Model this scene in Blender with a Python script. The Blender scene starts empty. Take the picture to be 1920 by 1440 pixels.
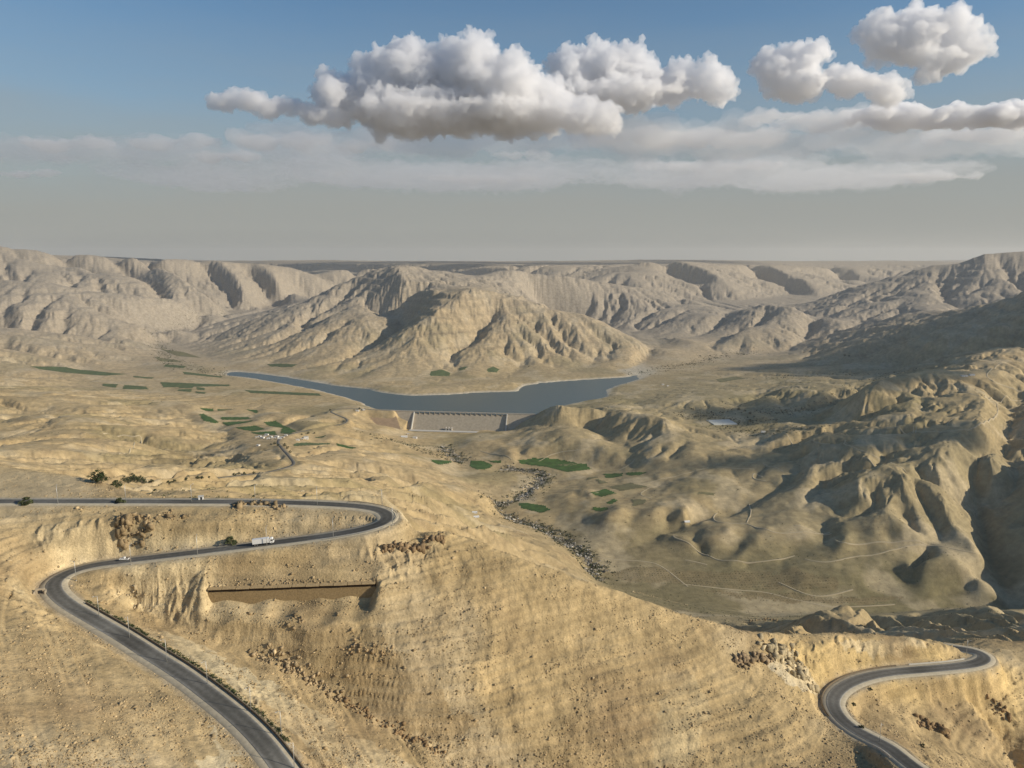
import bpy, math, random, time
import numpy as np
T0=time.time()
random.seed(7); RNG=np.random.default_rng(11)
Q=1.0
sc=bpy.context.scene
# ------------------------------------------------------------------ camera
F=1386.0; PITCH=math.radians(9.82); CP,SP=math.cos(PITCH),math.sin(PITCH)
cam=bpy.data.cameras.new('camera'); camo=bpy.data.objects.new('camera',cam); sc.collection.objects.link(camo)
cam.sensor_width=36; cam.lens=36*F/1920; cam.clip_start=1; cam.clip_end=200000
camo.location=(0,0,0); camo.rotation_euler=(math.pi/2-PITCH,0,0); sc.camera=camo
# ------------------------------------------------------------------ sun, sky, exposure
SUN_AZ=math.radians(103.5); SUN_EL=math.radians(24)
SUNV=np.array([math.sin(SUN_AZ)*math.cos(SUN_EL),math.cos(SUN_AZ)*math.cos(SUN_EL),math.sin(SUN_EL)])
sl=bpy.data.lights.new('sun','SUN'); sl.energy=4.9; sl.angle=math.radians(.5); sl.color=(1,.90,.74)
so=bpy.data.objects.new('sun',sl); sc.collection.objects.link(so)
from mathutils import Vector
so.rotation_euler=Vector(SUNV).to_track_quat('Z','Y').to_euler()
w=bpy.data.worlds.new('World'); sc.world=w; w.use_nodes=True
nt=w.node_tree; bg=nt.nodes['Background']; sky=nt.nodes.new('ShaderNodeTexSky'); sky.sky_type='NISHITA'; sky.sun_disc=False
sky.sun_elevation=SUN_EL; sky.sun_rotation=SUN_AZ; sky.altitude=800; sky.dust_density=.6; sky.air_density=1.1; sky.ozone_density=1.6
def WN(t,**k):
    n=nt.nodes.new(t)
    for a,b in k.items(): setattr(n,a,b)
    return n
tc=WN('ShaderNodeTexCoord'); sx_=WN('ShaderNodeSeparateXYZ'); nt.links.new(tc.outputs['Generated'],sx_.inputs[0])
mz=WN('ShaderNodeMath',operation='MAXIMUM'); mz.inputs[1].default_value=0; nt.links.new(sx_.outputs[2],mz.inputs[0])
# dusty air lies over the horizon, uneven in banks
mp=WN('ShaderNodeMapping'); mp.inputs['Scale'].default_value=(3,3,16); nt.links.new(tc.outputs['Generated'],mp.inputs[0])
ns=WN('ShaderNodeTexNoise'); ns.inputs['Scale'].default_value=1.3; ns.inputs['Detail'].default_value=5; ns.inputs['Roughness'].default_value=.55; nt.links.new(mp.outputs[0],ns.inputs['Vector'])
ad=WN('ShaderNodeMath',operation='MULTIPLY_ADD'); ad.inputs[1].default_value=-.09; nt.links.new(ns.outputs[0],ad.inputs[0]); nt.links.new(mz.outputs[0],ad.inputs[2])
rp=WN('ShaderNodeValToRGB'); cr=rp.color_ramp; cr.elements[0].position=0; cr.elements[0].color=(.97,)*3+(1,); cr.elements[1].position=.36; cr.elements[1].color=(0,0,0,1)
for p_,v_ in ((.05,.92),(.10,.74),(.16,.46),(.24,.2)):
    e_=cr.elements.new(p_); e_.color=(v_,v_,v_,1)
nt.links.new(ad.outputs[0],rp.inputs[0])
hs=WN('ShaderNodeHueSaturation'); hs.inputs['Saturation'].default_value=1.3; hs.inputs['Value'].default_value=1.2; nt.links.new(sky.outputs[0],hs.inputs['Color'])
mx=WN('ShaderNodeMix',data_type='RGBA'); nt.links.new(rp.outputs[0],mx.inputs[0]); nt.links.new(hs.outputs[0],mx.inputs[6]); hr=WN('ShaderNodeValToRGB'); hr.color_ramp.elements[0].position=0.01; hr.color_ramp.elements[0].color=(.325,.335,.320,1); hr.color_ramp.elements[1].position=.17; hr.color_ramp.elements[1].color=(.27,.325,.365,1)
nt.links.new(ad.outputs[0],hr.inputs[0]); vsn=WN('ShaderNodeVectorMath',operation='SCALE'); vsn.inputs['Scale'].default_value=11.6; nt.links.new(hr.outputs[0],vsn.inputs[0]); nt.links.new(vsn.outputs[0],mx.inputs[7])
nt.links.new(mx.outputs[2],bg.inputs[0]); bg.inputs[1].default_value=.085
vs=sc.view_settings; vs.view_transform='Standard'; vs.look='None'; vs.exposure=.02; vs.gamma=1
sc.cycles.use_denoising=True; sc.cycles.volume_bounces=14; sc.cycles.max_bounces=14; sc.cycles.diffuse_bounces=3
# ------------------------------------------------------------------ projection helpers
def ray(px,py):
    x=(px-960)/F; u=-(py-720)/F
    return x, CP+u*SP, -SP+u*CP          # per unit of depth
def W(px,py,d):
    """photo pixel + depth (d>0) or height (d<0) -> world point"""
    x,y,z=ray(px,py)
    D=d if d>0 else d/z
    return (x*D,y*D,z*D)
def H(px,d,z):
    """column px, forward distance d (depth), height z (hidden ground)"""
    # depth = y*CP - z*SP
    y=(d+z*SP)/CP
    return ((px-960)/F*d,y,z)
# ------------------------------------------------------------------ noise
def _h(ix,iy,s):
    n=(ix.astype(np.uint32)*np.uint32(374761393)+iy.astype(np.uint32)*np.uint32(668265263)+np.uint32((s*2246822519)&0xffffffff))
    n=(n^(n>>np.uint32(13)))*np.uint32(1274126177); n^=n>>np.uint32(16)
    return n
def rnd(ix,iy,s): return (_h(ix,iy,s)&np.uint32(0xffff)).astype(np.float32)/65535.
def perlin(x,y,s=0):
    t=s*2.399+.6; x,y=x*math.cos(t)-y*math.sin(t)+s*3.7,x*math.sin(t)+y*math.cos(t)
    fx=np.floor(x); fy=np.floor(y); ix=fx.astype(np.int64); iy=fy.astype(np.int64)
    u=(x-fx).astype(np.float32); v=(y-fy).astype(np.float32)
    def g(a,b,du,dv):
        t=rnd(ix+a,iy+b,s)*np.float32(6.2831853); return np.cos(t)*du+np.sin(t)*dv
    su=u*u*u*(u*(u*6-15)+10); sv=v*v*v*(v*(v*6-15)+10)
    a=g(0,0,u,v); b=g(1,0,u-1,v); c=g(0,1,u,v-1); d=g(1,1,u-1,v-1)
    return (a+(b-a)*su+(c-a)*sv+(a-b-c+d)*su*sv)*1.5
def fbm(x,y,o,s=0,cell=None,lam=1.0):
    r=0;a=1.;f=1.
    for i in range(o):
        wgt=a
        if cell is not None: wgt=a*np.clip(lam/f/cell/2.5-.6,0,1)
        r=r+wgt*perlin(x*f+13.7*i,y*f-7.1*i,s+i); f*=2.03;a*=.5
    return r
def sst(a,b,x):
    t=np.clip((x-a)/(b-a),0,1); return t*t*(3-2*t)
def phacelle(x,y,dx,dy,s):
    """gully pattern: stripes running across (dx,dy); returns phase vector and its direction"""
    fx=np.floor(x);fy=np.floor(y);ix=fx.astype(np.int64);iy=fy.astype(np.int64);u=(x-fx).astype(np.float32);v=(y-fy).astype(np.float32)
    c=0;sn=0;wt=0
    for a in (-1,0,1,2):
        for b in (-1,0,1,2):
            hx=rnd(ix+a,iy+b,s)-.5; hy=rnd(ix+a,iy+b,s+77)-.5
            px=u-a-hx; py=v-b-hy
            ww=np.exp(-2*(px*px+py*py)); m=(px*dx+py*dy)*np.float32(6.2831853)
            c=c+np.cos(m)*ww; sn=sn+np.sin(m)*ww; wt=wt+ww
    return c/wt,sn/wt
# ------------------------------------------------------------------ control lines (photo px, py, depth | -height)
def PL(s,**k): 
    out=[]
    for t in s.split():
        v=[float(a) for a in t.split(',')]
        out.append(H(v[0],v[2],v[3]) if len(v)==4 else W(*v))
    return np.array(out)
ROAD_A=PL('640,1560,-206 575,1500,-202 515,1420,-197 480,1378,-195 440,1340,-193.5 390,1300,-192 340,1263,-190.5 280,1225,-188.5 225,1190,-186 170,1158,-183.5 128,1133,-181 103,1110,-179 101,1092,-178 122,1076,-177 165,1062,-175.5 230,1052,-173.5 330,1040,-170.5 420,1029,-168.5 500,1019,-166.5 580,1009,-164.5 640,1000,-162.5 690,990,-160.5 722,978,-158.5 728,968,-157.5 712,956,-156.5 670,949,-155.5 610,945,-154.5 540,942.5,-153.5 450,941,-152.5 350,940.5,-151.5 200,940,-150 0,940,-148 -150,941,-147')
ROAD_B=PL('1800,1500,-246 1745,1460,-250 1700,1428,-254 1668,1402,-257 1635,1385,-259 1600,1366,-261 1575,1345,-263 1563,1325,-264 1563,1308,-265 1578,1290,-266 1612,1273,-267 1660,1262,-268.5 1720,1256,-270 1790,1250,-272 1832,1243,-273.5 1847,1233,-275 1834,1223,-276.5 1808,1218,-278 1775,1214,-280 1700,1212,-284')
ROAD_C=PL('40,922,-300 130,926,-330 200,920,-360 270,911,-385 350,902,-408 450,891,-435 500,885,-450 540,875,-467 551,868,-476 541,854,-486 527,838,-500 522,826,-512 540,815,-525 580,806,-540 640,795,-556 650,786,-562 628,776,-566 622,770,-570 660,766,-575 735,770,-580')
L=[]
def C(s): L.append(PL(s))
# near ground under the viewpoint
C('-400,2200,40 300,2200,40 960,2200,40 1600,2200,40 2300,2200,40')
C('-700,1700,-120 -400,1750,-130 0,1700,-140 400,1700,-180 700,1800,-230 1100,1800,-230 1500,1800,-235 2300,1800,-260')
# lower left slope in front of the road
C('-500,1440,-135 0,1440,-163 200,1440,-177 330,1440,-186 430,1440,-194'); C('-400,1200,-140 0,1200,-166 120,1200,-176 200,1230,-183 300,1290,-188 380,1345,-192 425,1400,-195')
C('-300,1090,-150 0,1085,-163 50,1110,-174 110,1150,-180 160,1178,-183')
C('0,1320,-165 250,1340,-183')
# cutting above second leg, plateau between
C('-300,1030,-140 0,1030,-160 60,1052,-170 120,1062,-174'); C('120,1040,-168 175,1020,-164 230,1003,-160 330,988,-157.5 430,974,-156 520,962,-156 600,953,-156')
C('-300,975,-140 0,975,-152 100,968,-152 200,966,-152 300,962,-152'); 
C('560,965,-157 640,965,-157 690,968,-158 640,985,-160.5 560,990,-161')
# verge on outer side of legs, slope to gully
C('150,1098,-180 230,1080,-177 330,1062,-174 420,1048,-172 500,1038,-171 600,1030,-170 680,1012,-165 740,995,-162 762,975,-160')
C('150,1120,-184 230,1165,-190 340,1225,-196 430,1285,-200 500,1340,-205 560,1400,-208 610,1440,-212 700,1550,-220')
C('205,1115,-188 235,1130,-193 300,1165,-199 400,1205,-206 500,1238,-212 560,1262,-217 640,1312,-226 720,1358,-234 800,1398,-241 900,1445,-250 1050,1530,-262 1300,1650,-275')
C('230,1075,-178 262,1098,-186 300,1110,-190'); C('380,1098,-180 560,1100,-181 700,1090,-178'); C('390,1108,-185 420,1130,-187 560,1128,-187 700,1112,-183')
# big banded hill
C('800,990,-162 840,990,-164 900,1008,-170 1000,1050,-181 1090,1082,-192 1180,1110,-205 1290,1150,-219 1400,1180,-231 1500,1185,-244 1600,1183,-250 1700,1188,-255 1760,1200,-262 1795,1213,-271')
C('760,1020,-168 850,1080,-184 900,1140,-196 930,1200,-207'); C('700,1150,-192 760,1220,-206 900,1260,-217 1050,1230,-219 1180,1180,-216 1230,1150,-214')
C('560,1180,-197 640,1240,-211 760,1310,-224 900,1350,-233 1100,1330,-236 1290,1270,-235')
C('760,1375,-236 900,1420,-245 1100,1440,-252 1300,1420,-254 1440,1360,-252'); C('1100,1560,-268 1400,1520,-266 1640,1500,-262')
C('1400,1300,-243 1480,1330,-252 1545,1335,-261 1600,1395,-261 1650,1445,-262'); C('1380,1240,-238 1440,1215,-241 1500,1250,-254 1530,1290,-262')
C('1535,1225,-251 1560,1200,-249 1600,1190,-251');C('1530,1300,-264.5 1548,1275,-265.5 1600,1252,-266 1680,1245,-267.5 1790,1238,-271 1800,1225,-274')
# beyond the hill crest : steep drop
C('790,0,520,-215 900,0,570,-245 1000,0,560,-268 1100,0,570,-288 1180,0,580,-303 1300,0,590,-322 1400,0,600,-337 1500,0,620,-350 1600,0,640,-362');
C('850,1200,680,-330 1000,1200,720,-370 1150,1200,760,-420 1300,1200,800,-450 1500,1200,800,-450 1700,1200,760,-430')
C('1150,0,1050,-600 1300,0,1010,-560 1400,0,975,-505 1480,1163,-470 1560,1150,-468 1640,1150,-470 1720,1160,-480 1800,1175,-490 1850,1188,-500'); C('1440,1175,-440 1520,1192,-400 1650,1200,-380')
C('1780,1188,-400 1830,1172,-400 1900,1168,-395 2000,1165,-390'); C('1790,1192,-300 1850,1200,-290 1920,1208,-290 2050,1215,-290'); C('1780,1230,1200,-560 1900,1230,1200,-560')
# right bottom slope beyond road B
C('1870,1225,-280 1920,1240,-285 2050,1250,-290'); C('1600,1350,-272 1680,1330,-280 1780,1330,-288 1850,1320,-292 1920,1310,-297 2050,1310,-305')
C('1700,1380,-274 1780,1400,-290 1850,1420,-300 1920,1440,-312 2000,1500,-325'); C('1850,1500,-290 1800,1440,-276')
C('1768,1276,-281 1800,1318,-296 1840,1372,-309 1880,1432,-322 1910,1490,-330'); C('1800,1290,-281 1850,1345,-292 1905,1420,-306'); C('1700,1370,-274 1722,1375,-284 1750,1385,-288')
C('1590,1310,-270 1650,1290,-273 1740,1275,-276 1850,1265,-282')
# hill behind the upper road, left
C('-200,845,540 -100,855,530 0,868,520 60,878,515 140,890,510 200,903,505 240,918,500 280,932,490'); C('-200,900,760,-230 0,900,720,-240 150,930,650,-230 300,940,640,-210')
C('430,934,520 500,938,500 560,938,500 640,940,490 720,945,480'); C('300,925,-240 500,920,-270 650,925,-285 760,935,-300')
C('300,905,-390 200,912,-345 60,915,-290'); C('100,890,-420 240,893,-428 400,880,-450')
# basin left
C('-200,640,3500 0,640,4000 60,650,3950 150,665,3950 250,690,3900 330,700,-575'); C('-300,700,3000 0,700,3300 60,693,-530 150,690,-560 300,700,-575 420,712,-583')
C('430,706,-584 480,713,-583 540,724,-582 600,737,-581 640,748,-579 670,760,-577 690,767,-579')
C('-200,730,2700 0,735,2700 60,722,-540 150,722,-570 300,735,-580 450,745,-583 560,752,-583 640,758,-583')
C('-200,760,2300 0,765,2400 100,755,2550 180,765,2450 260,775,2500 330,770,2650 420,765,-574 500,770,-577 600,775,-575')
C('0,795,2200 80,790,2180 150,785,2200 210,790,2200 280,800,2150 340,795,2250 420,800,-568'); C('-200,820,1900 0,825,1950 100,820,1950 180,822,1950 260,825,2000 340,835,-520 430,825,-545')
C('0,860,1500 60,850,1650 150,850,1700 250,862,1750 350,860,-475 450,850,-500'); C('-300,860,1300 -100,850,1500 0,875,1250 100,880,-380 180,885,-400')
C('80,1000,1000,-345 0,1000,1000,-320 -200,1000,900,-280'); C('380,775,-569 450,780,-569 520,790,-566 560,812,-545'); C('580,830,-548 640,835,-560 700,845,-575 745,850,-588')
# basin centre-left slope down to the wadi
C('640,880,-500 700,890,-505 780,900,-525 860,905,-560 930,930,-610'); C('560,900,-445 640,905,-455 720,925,-440 800,945,-440 880,975,-440 940,1005,-450')
C('660,860,-540 740,858,-575 790,870,-600 840,885,-622'); C('660,898,-510 720,912,-500 760,915,-545 840,900,-600'); C('860,890,-628 920,885,-625 960,895,-628 1000,905,-630')
C('920,960,-628 960,985,-600 1030,1020,-600 1080,1045,-625'); C('700,800,-605 690,815,-600 650,820,-575 620,800,-560')
# wadi floor
C('640,1100,950,-520 760,818,-634 830,812,-640 850,822,-641 845,850,-643 880,872,-644 960,878,-645 1010,885,-646 1010,905,-648 960,940,-650 915,950,-652 960,975,-654 1020,995,-656 1070,1025,-658 1105,1055,-660 1095,1075,-662')
L[-1]=L[-1][1:]
C('1120,1090,-664 1250,1125,-668 1350,1135,-670 1420,1150,-672 1560,1150,-675 1700,1148,-676 1850,1150,-676 1960,1150,-676'); C('970,862,-640 1040,866,-641 1105,872,-642'); C('1060,880,-643 1120,878,-642 1150,895,-640')
# downstream of the dam
C('690,772,-580 700,785,-602 720,797,-622 745,803,-632 770,806,-640 860,808,-641 960,806,-640'); C('780,830,-638 820,835,-640')
C('940,795,-628 1000,785,-610 1040,775,-590'); C('890,815,-632 950,808,-622 1020,805,-610 1080,800,-603 1130,800,-600'); C('1000,777,-582 1020,768,-562 1050,757,2640 1080,756,2650 1115,757,2640 1150,768,2620')
C('1010,720,-597 1100,745,-597'); C('1060,748,-588 1120,748,-580 1170,755,-575 1240,765,-572'); C('1150,768,2620 1200,776,2560 1240,785,2480 1250,800,2420 1230,825,-590 1200,850,-612')
C('1110,800,-600 1130,825,-612 1170,845,-616 1195,855,-618'); C('880,830,-628 940,835,-618 960,848,2350 1000,833,2380 1060,828,2400 1120,833,2360 1155,848,2320 1175,862,2290'); C('975,857,-636 1060,863,-638 1120,872,-638 1170,880,-634')
C('900,845,-632 930,860,-636')
# right-middle terraces
C('1180,880,-630 1250,870,-612 1300,850,-588 1350,840,-578 1420,835,-572'); C('1120,900,-634 1200,905,-625 1280,900,-612 1350,890,-600 1420,870,-590')
C('1080,930,-636 1150,940,-625 1220,930,-618 1300,925,-605 1350,915,-608'); C('1200,845,-600 1260,820,-575 1300,805,-570 1360,795,-575 1420,805,-575')
C('1020,940,-650 1060,920,-626 1090,915,-618 1110,925,-622'); C('1090,980,-650 1140,975,-625 1165,960,-618 1180,990,-640'); C('1040,975,-655 1090,1010,-650 1130,1040,-655')
C('1180,985,-640 1230,960,-616 1265,942,-606 1290,948,-606 1285,965,-612 1250,985,-645'); C('1125,1040,-660 1200,1025,-655 1260,1000,-650 1300,985,-644 1380,960,-628 1450,930,-612 1500,900,-600 1560,880,-575')
# plain behind lake right, river upstream
C('1180,708,-592 1240,692,-586 1300,682,-584 1340,668,-582 1400,662,-580 1450,665,-579'); C('1180,690,3900,-590 1240,650,-582 1210,628,4900,-578 1160,600,5600,-560 1100,600,6000,-545 1000,600,6200,-530')
C('1130,735,-592 1200,738,-572 1280,720,-565 1380,712,-555 1480,700,-545 1560,695,-535'); C('1180,755,-585 1240,750,-560 1320,745,-550 1400,742,-545')
C('1290,690,-580 1380,685,-572 1450,680,-565 1520,672,-556 1560,655,3900 1640,635,3900 1700,615,3850 1760,600,3800 1850,573,3700 1920,548,3600 2100,490,3400')
C('1560,700,-530 1650,690,-515 1750,688,-490 1850,685,-470 1920,682,-450 2100,680,-400'); C('1420,755,-550 1400,750,-545 1430,738,-528 1470,728,-518 1500,727,-515 1530,735,-518'); C('1370,752,-560 1400,755,-562 1450,745,-555 1480,762,-552')
C('1490,757,-545 1540,745,-525 1560,726,-508 1590,728,-505 1610,742,-512'); C('1460,785,-565 1520,770,-560 1590,752,-545 1640,735,-520')
C('1300,780,-572 1400,782,-570 1480,800,-570 1560,800,-550')
# plateau hill right
C('1610,735,-440 1650,705,2500 1700,697,2560 1760,697,2560 1850,700,2600 1920,695,2700 2100,680,2700'); C('1640,760,-475 1700,750,-456 1760,748,-446 1820,742,-440 1840,740,-440'); C('1560,800,-535 1600,775,-505')
C('1840,742,-442 1862,760,-448 1868,780,-455 1845,800,-464 1780,812,-472 1700,812,-482 1600,808,-495 1550,806,-505'); C('1640,800,-492 1700,790,-475 1770,780,-462 1800,765,-455'); C('1560,830,-508 1650,830,-495 1750,835,-485 1830,835,-482 1870,850,-495')
C('1540,845,-520 1530,815,-512 1640,855,-505 1700,880,-500')
# big fans right
C('1460,905,-590 1510,862,-540 1560,850,-528 1600,862,-530'); C('1600,895,-530 1640,885,-520 1690,885,-515 1730,895,-520 1760,915,-530')
C('1380,960,-615 1460,925,-590 1520,900,-565 1560,905,-565'); C('1300,985,-640 1340,968,-620 1400,965,-610 1460,970,-600 1500,985,-605')
C('1320,975,-622 1300,1020,-645 1320,1040,-655'); C('1440,985,-605 1420,1010,-620 1370,1050,-645'); C('1400,1000,-622 1380,1030,-640 1345,1050,-652 1330,1060,-655')
C('1620,930,-555 1560,950,-588 1545,965,-598 1555,1000,-615 1548,1018,-628 1500,1040,-640'); C('1575,960,-578 1600,990,-596 1640,1020,-612 1680,1030,-622'); 
C('1660,950,-555 1700,985,-580 1725,1015,-605'); C('1640,965,-568 1665,1000,-600 1670,1020,-615'); C('1715,960,-565 1745,1000,-600 1755,1018,-614'); C('1740,920,-540 1780,945,-550 1810,990,-580 1825,1020,-598')
C('1690,960,-580 1722,1000,-604'); C('1750,950,-570 1765,990,-600 1762,1018,-612')
C('1480,1060,-645 1560,1050,-632 1640,1030,-622 1740,1020,-612 1800,1025,-608 1840,1040,-615'); C('1200,1060,-655 1300,1085,-662 1420,1110,-668 1540,1120,-670 1680,1125,-668'); C('1700,1060,-625 1760,1050,-612 1820,1075,-630 1860,1110,-650 1880,1135,-665')
C('1740,1045,-640 1720,1075,-648 1680,1110,-660'); C('1400,1060,-655 1500,1090,-655 1620,1090,-650 1700,1090,-655')
C('1240,1000,-640 1290,1010,-630 1330,1005,-622 1370,990,-612'); C('1180,1020,-652 1240,1030,-650 1290,1045,-652'); C('1150,1045,-660 1210,1045,-655'); C('1560,1060,-636 1600,1075,-640 1640,1085,-648'); C('1500,1030,-636 1470,1050,-646 1450,1075,-655')
C('1420,1000,-616 1450,1012,-622 1475,1030,-634'); C('1590,1000,-598 1580,1020,-612 1560,1040,-628'); C('1860,1075,-650 1820,1100,-655 1760,1120,-664')
# right canyon
C('1905,755,-490 1885,800,-525 1872,840,-548 1850,880,-572 1825,925,-600 1820,945,-612 1835,980,-630 1845,1020,-645 1855,1060,-655 1880,1100,-665 1905,1150,-675')
C('1868,790,-462 1855,810,-472 1850,840,-490 1820,880,-520 1798,920,-550 1790,960,-575 1805,1000,-602')
C('1935,780,-480 1925,840,-510 1905,890,-545 1895,930,-565 1890,975,-590 1900,1010,-610 1915,1060,-635'); C('2000,840,-470 2000,1000,-560 2000,1100,-610'); C('2150,900,-480 2150,1100,-600')
# lake bed + shore
LAKE=PL('430,697,-588.7 480,701,-588.7 535,708,-588.7 590,718,-588.7 640,725,-588.7 690,729,-588.7 702,735,-588.7 760,742,-588.7 830,741,-588.7 900,736,-588.7 975,735,-588.7 982,724,-588.7 1040,716,-588.7 1180,707,-588.7 1200,708,-588.7 1150,722,-588.7 1128,732,-588.7 1135,742,-588.7 1115,748,-588.7 1060,757,-588.7 1010,775,-588.7 850,774,-588.7 735,769,-588.7 706,766,-588.7 682,754,-588.7 650,743,-588.7 600,730,-588.7 540,718,-588.7 480,708,-588.7 430,702,-588.7')
C('640,722,-584 700,726,-583 715,732,-583 760,736,-583 830,735,-582.5 900,730,-582 960,729,-582 975,718,-582 1040,711,-581 1100,706,-580 1170,702,-580')
C('620,718,-580 700,718,-570 800,728,-574 900,720,-568 960,716,-568')
C('1195,716,-583 1160,728,-580 1150,738,-578')
# central mountain
C('400,640,4900 450,612,5000 490,597,5050 560,574,5200 600,552,5350 650,530,5450 700,508,5550 725,500,5600 745,497,5600 790,501,5650 840,510,5800 885,518,5900 930,506,6100 975,504,6150 1010,507,6150 1060,516,6250 1120,523,6400 1180,533,6500 1250,548,6500 1310,565,6300')
C('745,498,5450 750,525,5080 770,533,4900 810,541,4720 850,542,4640 885,537,4600 920,548,4600 990,562,4620 1040,578,4650 1090,585,4600 1115,600,4550 1160,622,4500 1230,650,4400 1290,662,4350 1325,671,4300')
C('885,537,4600 850,565,4430 815,588,4270 785,604,4180 750,625,4120 715,650,4050 690,665,3950 650,690,3750')
C('790,560,4980 745,577,5080 700,588,5080 735,597,4950 765,600,4760 745,617,4520 720,635,4330 680,655,4180')
C('665,545,5450 640,560,5300 600,580,5050 560,600,4850 520,625,4600 470,655,4400'); C('690,560,5200 660,580,4950 640,583,4850 580,615,4550 520,650,4300'); C('620,590,4950 570,620,4700 520,640,4500'); C('690,592,4700 640,620,4400 560,660,4150 500,685,4000')
C('760,640,4050 720,680,3800 690,700,3650 650,715,3560'); C('960,560,4650 940,610,4300 900,650,4020 860,690,3750 820,725,3450'); C('1040,580,4600 1020,630,4250 980,680,3950 950,715,3620')
C('1115,600,4500 1130,640,4350 1110,680,4050 1080,700,3800'); C('930,580,4560 890,620,4270 850,650,4060 800,680,3800'); C('1000,590,4480 970,640,4150 940,670,3960 910,710,3600'); C('1080,610,4420 1070,650,4180 1040,690,3880')
C('1200,640,4400 1180,670,4080 1160,695,3880'); C('740,725,3450 800,715,3500 850,712,3530')
# valley left of it
C('330,690,-577 300,660,-572 285,637,-566 340,625,-560 440,606,-548 500,590,6900,-540 570,560,7400,-500 620,548,7800,-450 700,560,8200,-430'); C('440,690,-585 400,675,-580 350,650,-574 310,640,-570')
# left massif
C('-300,450,6300 0,462,6500 60,468,6600 140,474,6700 270,481,6900 330,484,7200 400,487,7500 460,490,7700 520,497,7900 560,503,8000 590,520,7900 610,540,7850'); C('-300,470,9000 0,475,9000 300,485,10000')

C('262,484,7000 275,512,7050 310,535,6850 350,552,6500 395,575,6200'); C('300,483,6850 322,500,6500 350,520,6250 385,548,6050 415,572,5950'); C('130,476,6650 160,492,6350 200,512,6100 240,530,5950 280,545,5800')
C('75,478,6850 95,500,6850 140,520,6600 190,540,6200'); C('190,480,6900 215,500,6900 250,522,6600 290,545,6200'); C('400,487,7400 425,505,7050 455,530,6700 480,555,6500')
C('360,486,7450 385,508,7400 415,532,7100 440,560,6700'); C('480,492,7700 510,512,7300 545,535,7000 575,552,6900'); C('440,490,7700 470,515,7550 500,540,7250 520,560,7000'); C('20,470,6600 45,490,6200 85,515,5950 120,530,5800')
C('0,525,5200 90,530,5200 180,546,5300 270,555,5350 330,562,5500 390,583,5700 430,600,5900'); C('0,540,5500 90,545,5500 180,555,5550 300,570,5700')
C('0,575,4700 100,585,4700 180,595,4750 260,605,4850 330,612,5050'); C('-100,600,4300 0,607,4350 100,618,4400 200,630,4500 260,640,4650'); C('0,625,4500 100,632,4500 200,645,4500')
C('-300,560,4500 -300,640,3800')
# far middle and plateau
C('600,520,8600 660,498,9200 700,503,9300 760,515,9300'); C('450,488,12500 700,489,12500 900,491,12500 1100,489,12500 1300,487,12500 1500,489,12500 1750,490,12500'); C('450,489,30000,-260 1000,489,30000,-260 1750,489,30000,-260 -400,480,30000,-260 2300,480,30000,-260')
C('560,495,11000 700,494,11000 840,493,10500 900,495,10000 1000,500,9500 1060,500,9300'); C('560,510,9800 700,510,10000 850,505,9800 1000,506,9000,-250'); C('450,510,10500,-180 560,550,9500,-320 760,550,9000,-380 900,550,7800,-420 1050,550,7600,-400')
C('1120,508,8600 1180,498,8700 1210,490,8700 1245,487,8700 1290,490,8800 1340,494,9000 1430,496,9500 1520,500,10000 1600,503,10500 1680,505,11000'); C('1245,487,8700 1300,500,8300 1345,525,7800 1380,548,7400'); C('1195,495,9000 1230,518,8900 1280,538,8400 1320,555,7900'); C('1180,533,7400 1210,548,7000 1245,565,6700 1275,582,6400'); C('1150,540,7300 1175,562,7000 1200,580,6700')
C('1440,497,9300 1480,520,8500 1530,545,7900 1560,562,7500'); C('1395,502,9700 1425,527,9300 1475,550,8600 1505,568,8000'); C('1530,503,10900 1570,525,10300 1610,540,9500'); C('1400,560,7300 1440,570,7000'); C('1600,503,10500 1610,525,9000 1580,545,8300'); C('1300,560,6900,-470 1420,580,6800,-500 1510,578,7000,-490 1600,570,7800,-440 1700,550,8800,-400')
# right peak
C('1515,574,6400 1560,556,6300 1600,539,6250 1650,527,6250 1700,512,6200 1735,497,6200 1760,494,6200 1790,497,6100 1820,486,6100 1850,473,6100 1880,471,6100 1920,471,6100 2200,465,6000'); C('1740,497,6180 1720,535,5900 1660,560,5700 1610,572,5600'); C('1760,498,6150 1780,540,5700 1770,565,5500')
C('1850,475,6050 1840,520,5700 1860,560,5300 1830,585,5000'); C('1800,500,6050 1810,545,5550 1800,580,5250'); C('1900,475,6050 1920,520,5600 1935,560,5200'); C('1870,480,6080 1890,530,5500 1895,560,5250')
# hills right-middle distance
C('1200,618,5600 1260,605,5500 1330,590,5450 1390,577,5450 1440,570,5400 1475,572,5350 1510,585,5200 1560,600,5050 1600,615,4900'); C('1440,570,5400 1400,600,5050 1370,630,4750 1340,655,4500'); C('1500,580,5250 1480,610,4950 1460,645,4600'); C('1395,583,5650 1345,610,5400 1290,637,5050 1240,642,4900'); C('1435,600,5350 1395,630,5050 1350,652,4750'); C('1450,590,5150 1425,620,4850 1405,655,4450')
C('1510,580,5900 1560,573,5700 1600,572,5600 1680,560,5550 1740,553,5500 1775,565,5350 1790,590,5100'); C('1600,572,5600 1620,600,5200 1600,620,4900'); C('1700,560,5500 1700,590,5100 1660,610,4800'); C('1640,590,4900 1700,585,4700 1760,575,4650 1800,590,4500')
C('1250,625,4950 1300,640,4650 1330,655,4500'); C('1540,600,5600,-480 1500,640,4700')
C('1380,662,-580 1480,658,-572 1560,640,4250 1640,622,4150'); C('1700,640,3500 1800,630,3300 1920,610,3200 2100,560,3000'); C('1650,665,3600 1800,660,3150 1920,650,2950')
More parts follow.
